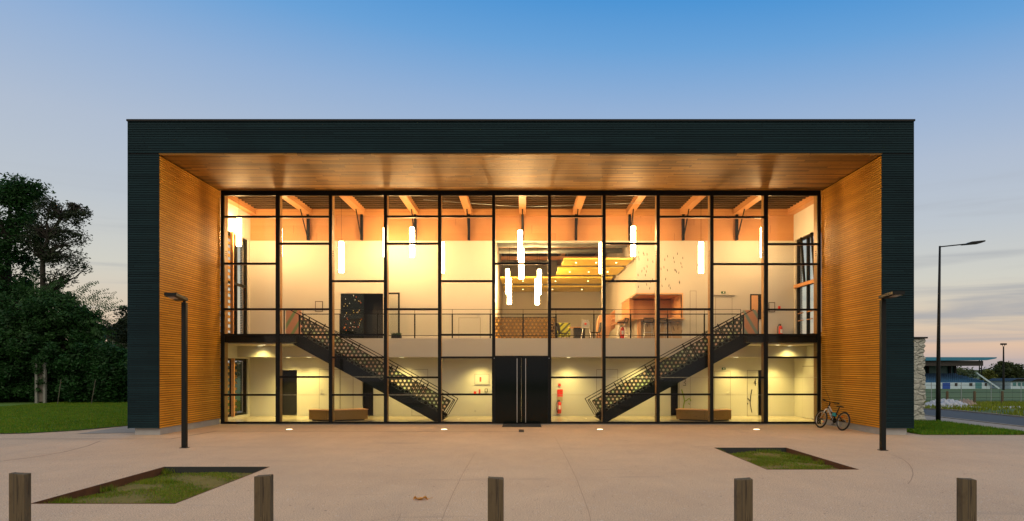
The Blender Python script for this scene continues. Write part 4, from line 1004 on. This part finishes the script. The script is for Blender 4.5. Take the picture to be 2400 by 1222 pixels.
def sign(name, x0, x1, y0, y1, mat, lab, cat, extra=None, d=None, border=None):
    mb = MB(); D = BW-.014; mb.box(xw(x0), xw(x1), D-.02, D+.012, zw(y1), zw(y0))
    o = single(name, mb, mat, lab, cat, base=((xw(x0)+xw(x1))/2, D, zw(y1)))
    if border:
        m2 = MB(); m2.box(xw(x0)+.03, xw(x1)-.03, D-.024, D-.0205, zw(y1)+.03, zw(y0)-.03); obj('sheet', m2, border, o, world=True)
    if extra: 
        m3 = MB(); extra(m3, D-.028); obj('print', m3, M['print_red'] if name != 'exit_sign' else M['white_plastic'], o, world=True)
sign('notice_board', 1112, 1147, 877, 902, M['grey_plastic'], 'framed white floor plan board on the ground floor wall left of the entrance', 'notice board', lambda m, y: m.box(xw(1124), xw(1128), y, y+.003, zw(895), zw(884)), border=M['white_paint'])
sign('call_point', 1110.5, 1116.5, 917.5, 923.5, M['red'], 'small red call point under the floor plan board', 'alarm box')
sign('instruction_plate', 1122, 1126, 913, 923, M['print_red'], 'narrow red instruction plate right of the small call point', 'sign')
sign('small_plate', 1136, 1143, 911, 920, M['grey_line'], 'small pale instruction plate under the right end of the floor plan board', 'sign', border=M['white_paint'])
sign('fire_sign', 1308.5, 1314.5, 899.5, 905.5, M['red'], 'small square red fire sign above the red cabinet', 'sign')
sign('fire_notice', 1306, 1319, 913, 930, M['red'], 'red fire notice above the ground floor extinguisher', 'sign', lambda m, y: m.box(xw(1313), xw(1317), y, y+.002, zw(920), zw(916)))
sign('beige_notice', 1306, 1318.5, 930.5, 940, plain('beige_card', (.42,.32,.20), .7), 'beige card under the red fire notice', 'sign')
sign('wall_panel', 739, 757, 706.5, 731, M['grey_line'], 'pale framed panel on the upper wall by the left stair head', 'picture frame', border=M['white_paint'])
sign('wall_panel', 1801, 1816, 709, 732, M['grey_line'], 'pale framed panel on the upper wall near the right window', 'picture frame', border=M['white_paint'])
sign('red_alarm', 1823.5, 1828.5, 718, 724, M['red'], 'small red alarm on the upper wall above the right extinguisher', 'alarm box')
sign('exit_sign', 1690, 1700, 683.5, 688.5, M['green_sign'], 'green exit sign above the upper right white door', 'exit sign', lambda m, y: m.box(xw(1694), xw(1696.5), y, y+.002, zw(687.5), zw(684.5)))
sign('exit_sign', 1691.5, 1700, 862, 867, M['green_sign'], 'green exit sign on the ground floor above the right white door', 'exit sign', lambda m, y: m.box(xw(1695), xw(1697), y, y+.002, zw(866), zw(863)))
sign('light_switch', 1112, 1115.5, 962, 965.5, M['grey_plastic'], 'small wall socket low on the wall left of the entrance', 'socket')

def stool(x, d, lab, rz):
    t = thing('bar_stool', lab, 'stool', (PX(x,d), d, UF), rz, 'bar stools at the upstairs bar')
    mb = MB(); mb.bbox(-.20,.20,-.16,.17,.64,.672,.012); obj('seat', mb, M['rubber'], t)
    mb = MB(); mb.tube([(-.19,.15,.67),(-.21,.19,.82),(.21,.19,.82),(.19,.15,.67)], .02, 8); mb.box(-.2,.2,.182,.198,.80,.85); obj('backrest', mb, M['rubber'], t)
    for sx in (-1, 1):
        for sy in (-1, 1):
            mb = MB(); mb.tube([(sx*.13,sy*.11,.64),(sx*.21,sy*.19,.0)], .011, 8); obj('leg', mb, M['steel'], t)
    mb = MB(); k = .17; mb.tube([(-k,-k,.26),(k,-k,.26),(k,k,.26),(-k,k,.26),(-k,-k,.26)], .008, 6); obj('footrest', mb, M['steel'], t)
stool(1459, 28.75, 'black topped bar stool with chrome legs, leftmost at the bar beside the extinguisher', R(-115))
stool(1518.5, 28.75, 'black topped bar stool with chrome legs seen from behind, middle of the bar', R(180))
stool(1559, 28.75, 'black topped bar stool with chrome legs, rightmost at the bar under the counter end', R(130))
# high display chair
t = thing('high_chair', 'grey high chair with a round red emblem standing in the upstairs hall opening', 'high chair', (PX(1373,29.9), 29.9, UF))
mb = MB(); mb.bbox(-.20,.20,-.15,.18,.50,.53,.01); obj('seat', mb, M['grey_plastic'], t); mb = MB(); mb.bbox(-.17,.17,.14,.165,.53,.86,.01); obj('backrest', mb, M['grey_plastic'], t)
mb = MB(); mb.tube([(0,.12,.69),(0,.138,.69)], .05, 18); obj('emblem', mb, M['print_red'], t)
for sx in (-1, 1):
    for sy in (-1, 1): mb = MB(); mb.tube([(sx*.12,sy*.1,.50),(sx*.22,sy*.2,0)], .014, 8); obj('leg', mb, M['steel'], t)
# table and chairs
t = thing('table', 'dark pedestal table with a pale top among the chairs upstairs', 'table', (PX(1356,31.5), 31.5, UF))
mb = MB(); mb.bbox(-.42,.42,-.35,.35,.60,.63,.01); obj('tabletop', mb, M['ply'], t); mb = MB(); mb.bbox(-.22,.28,-.2,.2,.03,.6,.01); obj('pedestal', mb, M['dark_room'], t)
def chair(x, d, rz, lab):
    t = thing('chair', lab, 'chair', (PX(x,d), d, UF), rz, 'dark shell chairs upstairs')
    mb = MB(); mb.bbox(-.21,.21,-.2,.2,.33,.36,.012); obj('seat', mb, M['rubber'], t); mb = MB(); mb.prism([(.19,.36),(.22,.36),(.30,.78),(.27,.78)], 'x', -.18, .18); obj('backrest', mb, M['rubber'], t)
    for sx in (-1, 1):
        for sy in (-1, 1): mb = MB(); mb.tube([(sx*.17,sy*.16,.33),(sx*.2,sy*.2,0)], .012, 6); obj('leg', mb, M['black_metal'], t)
chair(1322, 31.0, R(70), 'dark shell chair in front of the green board'); chair(1394, 30.4, R(-80), 'dark shell chair right of the high chair with the emblem')
chair(1306, 31.3, R(40), 'dark shell chair close to the perforated screen')
mb = MB(); mb.box(PX(1306,32.5), PX(1337,32.5), 32.5, 32.54, PZ(790,32.5), PZ(757,32.5)); single('display_board', mb, M['green_board'], 'green striped display board behind the upstairs chairs', 'display board')
# angular plywood shelf
t = thing('shelf_unit', 'faceted plywood shelf unit standing left of the upstairs bar', 'shelf', (PX(1415,31), 31, UF))
def sh(x, y): v = P(x, y, 31); return (v.x, v.z)
mb = MB(); mb.prism([sh(1398,793), sh(1400,752), sh(1405,740), sh(1430,736), sh(1430,775), sh(1424,793)], 'y', 30.8, 31.3); obj('shelf_body', mb, M['ply'], t, world=True)
mb = MB(); mb.prism([sh(1430,735), sh(1439,728), sh(1439,770), sh(1430,777)], 'y', 30.6, 31.2); obj('side_wing', mb, M['glulam'], t, world=True)
for y in (747, 760): mb = MB(); mb.prism([sh(1430,y+2), sh(1438,y-1), sh(1438,y+2), sh(1430,y+5)], 'y', 30.4, 30.6); obj('shelf', mb, M['ply'], t, world=True)
# small dark plant box behind railing
mb = MB(); a, c_ = PX(918,28.7), PX(940,28.7); mb.box(a, c_, 28.6, 28.85, UF, UF+.14); o = single('planter_box', mb, M['charcoal'], 'small dark box with a low plant behind the railing by the open door', 'planter')
n = 300; X = rng.uniform(-.18, .18, n); Y = rng.uniform(-.1, .1, n); tag(blades('leaves', np.stack([X, Y, 0*X+.14], 1), .1, .012, [M['leaf_dark']], 1.0, 'stuff', o))

# ------------------------------------------------------------------ stone annex right
t = thing('stone_annex', 'low rubble stone annex with a flat black coping behind the right corner of the hall', 'building', (13.4, 26.6, 0))
mb = MB(); nx, nz = 30, 34
x0, x1 = 11.75, PX(2167,26.6)
def jz(i, j): return .035*math.sin(i*2.7+j*1.9)+random.uniform(-.03, .03)
for j in range(nz+1):
    for i in range(nx+1): mb.v.append((x0+(x1-x0)*i/nx+(random.uniform(-.05,.04) if i == nx else 0), 26.6-abs(jz(i, j)), 3.12*j/nz))
mb.f = [(j*(nx+1)+i, j*(nx+1)+i+1, (j+1)*(nx+1)+i+1, (j+1)*(nx+1)+i) for j in range(nz) for i in range(nx)]
o0 = len(mb.v); ny = 30
for j in range(nz+1):
    for i in range(ny+1):
        if i == 0: mb.v.append(mb.v[j*(nx+1)+nx])
        else: mb.v.append((x1+jz(i, j), 26.6+8*i/ny, 3.12*j/nz))
mb.f += [(o0+j*(ny+1)+i, o0+j*(ny+1)+i+1, o0+(j+1)*(ny+1)+i+1, o0+(j+1)*(ny+1)+i) for j in range(nz) for i in range(ny)]
obj('stone_wall', mb, M['stone'], t, world=True)
mb = MB(); mb.box(x0, x1+.08, 26.52, 34.7, 3.13, 3.19); obj('coping', mb, M['black_metal'], t, world=True)

# ------------------------------------------------------------------ foliage
def leaves(centers, radii, counts, size, flat=.75, spray=False):
    V = []
    for c_, r_, n in zip(centers, radii, counts):
        r_ = np.array(r_ if hasattr(r_, '__len__') else (r_, r_, r_))
        p = rng.normal(0, .5, (n, 3)); l = np.linalg.norm(p, axis=1); k = l > 1; p[k] /= l[k][:, None]
        V.append(np.array(c_)+p*r_)
    p = np.concatenate(V); n = len(p)
    a = rng.normal(0, 1, (n, 3)); a[:, 2] *= .6; a /= np.linalg.norm(a, axis=1)[:, None]
    b_ = rng.normal(0, 1, (n, 3)); b_ -= (b_*a).sum(1)[:, None]*a; b_ /= np.linalg.norm(b_, axis=1)[:, None]
    s = size*rng.uniform(.6, 1.4, n)[:, None]
    v = np.stack([p-a*s, p+b_*s*.42, p+a*s, p-b_*s*.42], 1).reshape(-1, 3)
    return v, np.arange(4*n).reshape(-1, 4)
def clusters(blobs, per, cr, dens):
    "blobs: (center, (rx,ry,rz), weight) -> cluster centres spread through them, biased to the surface"
    C_, Rr, Nn = [], [], []
    for c_, r_, k in blobs:
        for _ in range(int(k)):
            v = Vector((random.gauss(0,1), random.gauss(0,1), random.gauss(0,1))).normalized()*random.uniform(.25, 1)**.5
            C_.append((c_[0]+v.x*r_[0], c_[1]+v.y*r_[1], c_[2]+v.z*r_[2])); q = cr*random.uniform(.55, 1.35); Rr.append((q, q, q*.85)); Nn.append(int(per*random.uniform(.5, 1.5)*dens))
    return C_, Rr, Nn
def tree(name, cat, lab, base, trunk, blobs, per, cr, size, mat, tr=.16, twigs=.5, group=None, sprays=None):
    t = thing(name, lab, cat, base, 0, group); B = Vector(base)
    C_, Rr, Nn = clusters(blobs, per, cr, 1)
    v, f = leaves(C_, Rr, Nn, size)
    if sprays:
        vs = []
        for (p0, p1, k) in sprays:   # arching stems carrying paired leaflets
            for _ in range(k):
                a = Vector(p0)+Vector((random.uniform(-.5,.5), random.uniform(-1,1), random.uniform(-.4,.4))); e = Vector(p1)+Vector((random.gauss(0,.35), random.uniform(-1,1), random.gauss(0,.35)))
                dd = e-a; side = Vector((-dd.z, 0, dd.x)).normalized()
                for s_ in range(14):
                    fq = .15+.85*s_/13; q = a+dd*fq+Vector((0, 0, .35*math.sin(fq*math.pi)*dd.length*.3)); ll = .24*(1-fq*.5)*random.uniform(.6,1.2)
                    for sg in (-1, 1):
                        tip = q+(side*sg*.8+dd.normalized()*.6).normalized()*ll+Vector((0,random.uniform(-.1,.1),-.08)); w = dd.normalized()*.03
                        vs += [q, (q+tip)/2+w, tip, (q+tip)/2-w]
        vs = np.array([x[:] for x in vs]); v = np.concatenate([v, vs]); f = np.arange(len(v)).reshape(-1, 4)
    v = v-np.array(base)
    o = bpy.data.objects.new('crown', fast_mesh('crown', v, f, [mat])); COL.objects.link(o); o.parent = t
    mb = MB(); tp = [Vector(p) for p in trunk]; n = len(tp)
    mb.tube(tp, [tr*(1-.75*i/(n-1)) for i in range(n)], 9)
    for c_ in C_:
        if random.random() < twigs:
            c_ = Vector(c_); s0 = min(tp, key=lambda p: (p-c_).length+abs(p.z-(c_.z-1.5))*.6)
            if (c_-s0).length > 9: continue
            m1 = s0.lerp(c_, .35)+Vector((random.uniform(-.3,.3), random.uniform(-.2,.2), random.uniform(.0,.5))); m2 = s0.lerp(c_, .7)+Vector((random.uniform(-.3,.3), 0, random.uniform(0,.4)))
            mb.tube([s0, m1, m2, c_], [tr*.30, tr*.2, tr*.11, tr*.05], 5, False)
    obj('trunk', mb, M['bark'], t, world=True, smooth=True); return t
def BL(x, y, d, rx, ry, k, rd=None):
    p = P(x, y, d); s_ = d/F; return ((p.x, p.y, p.z), (rx*s_, (rd or rx*.8)*s_, ry*s_), k)
D = 44.0
# far left tall tree
tb = P(8, 940, D); tree('tall_tree', 'tree', 'tall dense dark green tree at the far left edge, its crown highest of all', (tb.x, D, .0),
     [(tb.x, D, 0), P(12,800,D), P(18,680,D), P(20,560,D), P(25,470,D)],
     [BL(-20,500,D,80,75,44), BL(40,455,D,48,32,26), BL(78,446,D,24,14,7), BL(30,560,D,72,62,26), BL(0,640,D,85,70,60), BL(-60,700,D,80,110,60), BL(60,520,D,38,40,14), BL(20,740,D,95,80,90)], 120, .62, .11, M['leaf_dark'], .32, .5)
# sparse tree with bare trunk
tb = P(102, 940, D-1); tree('sparse_tree', 'tree', 'thin leaved tree with a bare trunk and brownish crown against the sky', (tb.x, D-1, 0),
     [(tb.x, D-1, 0), P(100,800,D-1), P(101,700,D-1), P(100,610,D-1), P(112,560,D-1), P(140,515,D-1), P(172,490,D-1)],
     [BL(112,490,D-1,26,28,34), BL(150,505,D-1,36,26,34), BL(184,502,D-1,26,24,30), BL(95,560,D-1,44,44,60), BL(160,545,D-1,40,30,36), BL(150,600,D-1,46,32,40), BL(184,625,D-1,26,10,14), BL(130,650,D-1,38,26,26), BL(188,560,D-1,16,18,8)],
     26, .36, .080, M['leaf_brown'], .22, .9)
# broad compound-leaved tree
tb = P(150, 940, D-2)
d = D-2; tree('broadleaf_tree', 'tree', 'low spreading tree with feathery compound leaves reaching towards the hall', (tb.x, d, 0),
     [(tb.x, d, 0), P(150,860,d), P(148,780,d), P(160,730,d)],
     [BL(60,730,d,80,50,60), BL(130,740,d,75,55,64), BL(190,765,d,46,40,50), BL(110,820,d,110,50,110), BL(212,800,d,30,26,26)], 150, .45, .10, M['leaf_mid'], .2, .4,
     sprays=[(P(160,720,d), P(205,678,d), 9), (P(190,720,d), P(244,694,d), 9), (P(215,740,d), P(272,708,d), 7), (P(200,770,d), P(258,744,d), 8), (P(120,710,d), P(150,668,d), 8), (P(60,700,d), P(72,655,d), 6), (P(90,700,d), P(108,665,d), 6), (P(225,765,d), P(255,775,d), 5)])
# shrubs of the hedge
hs = [(10,860,41.4,75,85,'dark dense shrub at the left edge behind the lawn'), (130,880,41.8,60,70,'dark shrub right of the ivy covered gate posts'), (200,865,41.2,60,80,'brownish green shrub between the two thin stakes'),
      (270,872,41,44,58,'dark shrub growing up against the left end of the hall'), (70,850,42.4,60,90,'dark shrub behind the ivy covered gate posts'), (345,870,43,60,60,'dark shrub mostly behind the left end of the hall')]
for x, y, d, rx, ry, lab in hs:
    tb = P(x, 942, d); tree('hedge_shrub', 'shrub', lab, (tb.x, d, 0), [(tb.x, d, 0), P(x, 900, d), P(x, y, d)],
        [BL(x,y,d,rx,ry,95), BL(x,915,d,rx,26,40)], 210, .5, .10, M['leaf_dark'] if x != 205 else M['leaf_brown'], .1, .1, 'shrubs of the dark hedge behind the lawn')
# ivy covered posts
t = thing('gate_post', 'pair of pale concrete posts wrapped in ivy at the back of the lawn', 'post', (PX(95,40.6), 40.6, .02))
for x in (87, 106):
    mb = MB(); a = PX(x, 40.2); mb.bbox(a-.07, a+.07, 40.1, 40.25, .02, PZ(852 if x == 87 else 850, 40.2), .01); obj('post', mb, M['post_concrete'], t, world=True)
mb = MB(); mb.box(PX(90,40.2), PX(103,40.2), 40.24, 40.3, .1, PZ(856,40.2)); obj('infill_panel', mb, plain('weathered_panel', (.13,.12,.10), .9, 0, .3, 6, .4), t, world=True)
v, f = leaves([P(95,848,40.1), P(92,870,40.05), P(97,895,40.05), P(90,915,40.1)], [.45,.28,.26,.15], [420,160,150,50], .07); v = v-np.array(wloc(t))
o = bpy.data.objects.new('ivy', fast_mesh('ivy', v, f, [M['leaf_mid']])); COL.objects.link(o); o.parent = t
for x, lab in ((145,'thin leaning stake left of the brownish shrub'), (223,'thin upright stake right of the brownish shrub')):
    mb = MB(); p = P(x+1, 944, 39); mb.tube([(p.x, 38.6, 0), (P(x-2 if x < 200 else x+1, 890, 38.6))], .020, 6); single('stake', mb, M['bark_pale'], lab, 'stake', 'thin stakes in front of the hedge')
# old house behind
t = thing('old_house', 'old house with a steep overgrown roof behind the left end of the hall', 'house', (PX(330,50), 50, 0))
mb = MB(); pk = P(330, 705, 50); e1 = P(235,792,50); mb.prism([(e1.x, e1.z), (pk.x, pk.z), (P(425,792,50).x, e1.z)], 'y', 50, 58); obj('roof', mb, M['tile_roof'], t, world=True)
mb = MB(); mb.box(e1.x+.3, P(425,792,50).x-.3, 50.3, 57.7, 0, e1.z); obj('wall', mb, M['stone'], t, world=True)
cs, rs, ns_ = clusters([BL(285,770,49.5,40,24,22), BL(300,800,49,30,40,20), BL(290,725,49.5,12,14,4)], 110, .45, 1); v, f = leaves(cs, rs, ns_, .09); v = v-np.array(wloc(t))
o = bpy.data.objects.new('climbing_ivy', fast_mesh('climbing_ivy', v, f, [M['leaf_brown']])); COL.objects.link(o); o.parent = t

# ------------------------------------------------------------------ right background
def wz(y, d): return PZ(y, d)
# heaps
def heap(x0, x1, d, h, mat, lab, rd=1.2):
    xa, xb = PX(x0, d), PX(x1, d); n, m = 36, 14; mb = MB(); zb = tz(d)-.05
    for j in range(m+1):
        for i in range(n+1):
            u, w = i/n*2-1, j/m*2-1; hh = max(0, 1-u*u)*max(0, 1-w*w)
            mb.v.append((xa+(xb-xa)*i/n, d+w*rd, zb+h*hh**.6*(1+.25*math.sin(i*1.1)+.2*math.sin(j*2+i*.5))+random.uniform(0, .04)*(hh > 0)))
    mb.f = [(j*(n+1)+i, j*(n+1)+i+1, (j+1)*(n+1)+i+1, (j+1)*(n+1)+i) for j in range(m) for i in range(n)]
    single('gravel_heap' if mat is M['stonepile'] else 'earth_heap', mb, mat, lab, 'heap', smooth=False)
heap(2172, 2262, 44, .42, M['stonepile'], 'low heap of pale crushed stone on the verge beyond the road')
heap(2245, 2282, 45, .42, M['dirtpile'], 'small brown earth heap right of the pale crushed stone', .8)
heap(2180, 2320, 40.5, .12, M['stonepile'], 'long thin spread of crushed stone in front of the heaps', .7)
heap(2325, 2420, 41, .10, M['stonepile'], 'thin spread of pale stone at the right end of the verge', .5)
# field fence
t = thing('wire_fence', 'green metal post and wire fence between the verge and the sports pitch', 'fence', (PX(2290,60), 60, tz(60)))
for i in range(-2, 8):
    X = PX(2183+70*i, 60); mb = MB(); mb.tube([(X, 60, tz(60)-.1), (X, 60, wz(897,60))], .03, 6); obj('fence_post', mb, M['zinc'], t, world=True)
mb = MB(); xa, xb = PX(2040,60), PX(2675,60)
for yy in (903, 920, 932): mb.box(xa, xb, 59.99, 60.01, wz(yy,60)-.012, wz(yy,60)+.012)
x = xa
while x < xb: mb.box(x, x+.006, 59.997, 60.003, tz(60), wz(903,60)); x += 1.1
obj('fence_wire', mb, M['charcoal'], t, world=True)
for i, (x, lab) in enumerate(((2156,'short round timber post in front of the fence, behind the stone annex'), (2220,'short timber post in front of the fence, left of the other two'), (2284,'short timber post in front of the fence, middle one near the earth heap'), (2349,'short timber post in front of the fence below the floodlight mast'))):
    if i == 0: continue
    mb = MB(); X = PX(x, 57); mb.tube([(X,57,tz(57)-.1),(X,57,wz(919,57)),(X,57,wz(917,57))], [.10,.10,.08], 12); single('verge_post', mb, M['sleeper'], lab, 'post', 'short timber posts along the verge', base=(X,57,tz(57)))
# grandstand
GD = 172; gx = lambda x: PX(x, GD); gz = lambda y: PZ(y, GD)
t = thing('grandstand', 'blue and white covered grandstand with rows of blue seats across the pitch', 'grandstand', (gx(2200), GD, -3))
mb = MB(); mb.prism([(gx(2090), gz(837.5)), (gx(2324), gz(838)), (gx(2322), gz(841)), (gx(2300), gz(845)), (gx(2090), gz(846))], 'y', GD-2, GD+9); obj('roof', mb, M['blue_metal'], t, world=True)
mb = MB(); mb.box(gx(2090), gx(2297), GD-1.2, GD+8.5, gz(858), gz(846)-.02); obj('roof_underside', mb, M['dark_room'], t, world=True)
mb = MB(); mb.box(gx(2090), gx(2284), GD+8, GD+8.3, -3, gz(858)); obj('back_wall', mb, M['teal_panel'], t, world=True)
mb = MB()
for x in (2170, 2207, 2217, 2271, 2284): mb.box(gx(x)-.25, gx(x)+.25, GD+7.5, GD+7.9, gz(880), gz(857))
mb.box(gx(2090), gx(2297), GD-1.1, GD-.8, gz(858), gz(856)); 
for x in (2293, 2298): mb.box(gx(x)-.08, gx(x)+.08, GD-.5, GD-.3, gz(880), gz(845))
obj('roof_post', mb, M['charcoal'], t, world=True)
mb = MB()
for k in range(9): 
    z0 = gz(897)+k*(gz(879)-gz(897))/9; y_ = GD+k*.85; xr = gx(2312-k*3.4)
    mb.box(gx(2090), xr, y_, y_+.85, -2.9, z0+.15); 
    x = gx(2160)
    while x < xr-.5: mb.box(x, x+.4, y_+.35, y_+.45, z0+.15, z0+.55); x += .52
obj('seating', mb, M['blue_seat'], t, world=True)
mb = MB(); mb.box(gx(2090), gx(2319), GD-.3, GD-.01, -3, gz(897)); obj('front_wall', mb, M['pale_panel'], t, world=True)
mb = MB(); mb.box(gx(2207), gx(2225), GD-.36, GD-.305, -3, gz(897)-.05); obj('door', mb, M['blue_door'], t, world=True)
for xa_, xb_ in ((2236,2242), (2270,2277), (2306,2311)): mb = MB(); mb.box(gx(xa_), gx(xb_), GD-.36, GD-.305, gz(905), gz(898)); obj('window', mb, M['dark_room'], t, world=True)
mb = MB(); mb.box(gx(2284), gx(2299), GD-.36, GD-.305, gz(911), gz(897)-.02); obj('opening', mb, M['teal_panel'], t, world=True)
mb = MB(); mb.prism([(gx(2284), gz(873)), (gx(2338), gz(910)), (gx(2340), gz(912)), (gx(2334), gz(912)), (gx(2284), gz(876))], 'y', GD-.9, GD-.5); obj('stair_rail', mb, M['pale_panel'], t, world=True)
# buildings further right
t = thing('clubhouse', 'pale blue low clubhouse with dark roof at the right edge', 'building', (PX(2410,170), 170, -3))
mb = MB(); mb.box(PX(2369,170), PX(2470,170), 170, 178, -3, wz(894,170)); obj('wall', mb, M['pale_panel'], t, world=True)
mb = MB(); xa, xb = PX(2366,170), PX(2473,170); mb.prism([(xa, wz(894,170)), (xa+1.6, wz(888,170)), (xb, wz(888,170)), (xb, wz(894,170))], 'y', 169.5, 178.5); obj('roof', mb, M['charcoal'], t, world=True)
for x in (2374, 2386, 2396): mb = MB(); mb.box(PX(x,170), PX(x+7,170), 169.93, 169.99, wz(905,170), wz(897,170)); obj('window', mb, M['teal_panel'], t, world=True)
t = thing('grey_shed', 'low grey roofed shed between the grandstand and the clubhouse', 'building', (PX(2340,200), 200, -3))
mb = MB(); mb.box(PX(2305,200), PX(2366,200), 200, 206, -3, wz(895,200)); obj('wall', mb, M['charcoal'], t, world=True)
mb = MB(); mb.prism([(PX(2302,200), wz(896,200)), (PX(2316,200), wz(888,200)), (PX(2350,200), wz(889,200)), (PX(2368,200), wz(896,200))], 'y', 199.5, 206.5); obj('roof', mb, M['tile_roof'], t, world=True)
# floodlight mast
d = 150; X = PX(2352, d); t = thing('floodlight_mast', 'thin floodlight mast with two lamps beside the pitch', 'floodlight', (X, d, tz(d)))
mb = MB(); mb.tube([(X,d,tz(d)-.1),(X,d,wz(880,d)),(X,d,wz(813,d))], [.24,.2,.13], 10); obj('mast', mb, M['charcoal'], t, world=True)
for s_ in (-1, 1):
    mb = MB(); mb.tube([(X,d,wz(814,d)),(X+s_*.3,d,wz(809,d))], .05, 6); mb.bbox(X+s_*.35-.25, X+s_*.35+.25, d-.2, d+.2, wz(809,d), wz(805,d), .05); obj('floodlight', mb, M['black_metal'], t, world=True)
# trees beyond
d = 190
tree('field_tree', 'tree', 'round dark green tree behind the floodlight mast', (PX(2362,d), d, -3), [(PX(2362,d), d, -3), P(2362,890,d), P(2362,870,d)],
     [BL(2360,878,d,26,24,46), BL(2352,862,d,14,12,12), BL(2374,864,d,18,14,16), BL(2384,882,d,14,14,12), BL(2340,885,d,10,12,8)], 200, 1.0, .30, M['leaf_far'], .4, .3, 'trees beyond the sports pitch')
tree('field_tree', 'tree', 'yellow green tree beside the grandstand end', (PX(2322,d), d, -3), [(PX(2322,d), d, -3), P(2322,890,d), P(2322,880,d)],
     [BL(2322,880,d,16,13,20), BL(2312,888,d,8,8,8)], 200, 1.0, .30, M['leaf_yellow'], .4, .3, 'trees beyond the sports pitch')
tree('field_tree', 'tree', 'low tree cut by the right picture edge behind the clubhouse', (PX(2400,d+5), d+5, -3), [(PX(2400,d+5), d+5, -3), P(2400,890,d+5), P(2400,884,d+5)],
     [BL(2402,884,d+5,16,10,16), BL(2430,880,d+5,22,14,22)], 200, 1.0, .30, M['leaf_far'], .4, .3, 'trees beyond the sports pitch')
# distant belt of woodland
n = 900; cs = []; rs = []; cn = []
for _ in range(n):
    X = random.uniform(-420, 420); Y = 330+random.uniform(-15, 15); cs.append((X, Y, -2+random.uniform(0, 5.5+2*math.sin(X*.05)+1.2*math.sin(X*.17)))); rs.append((4, 3, 2.2)); cn.append(45)
v, f = leaves(cs, rs, cn, .8)
o = bpy.data.objects.new('distant_wood', fast_mesh('distant_wood', v, f, [M['leaf_far']])); COL.objects.link(o); tag(o, 'distant belt of dark woodland on the horizon', 'woodland', kind='stuff')
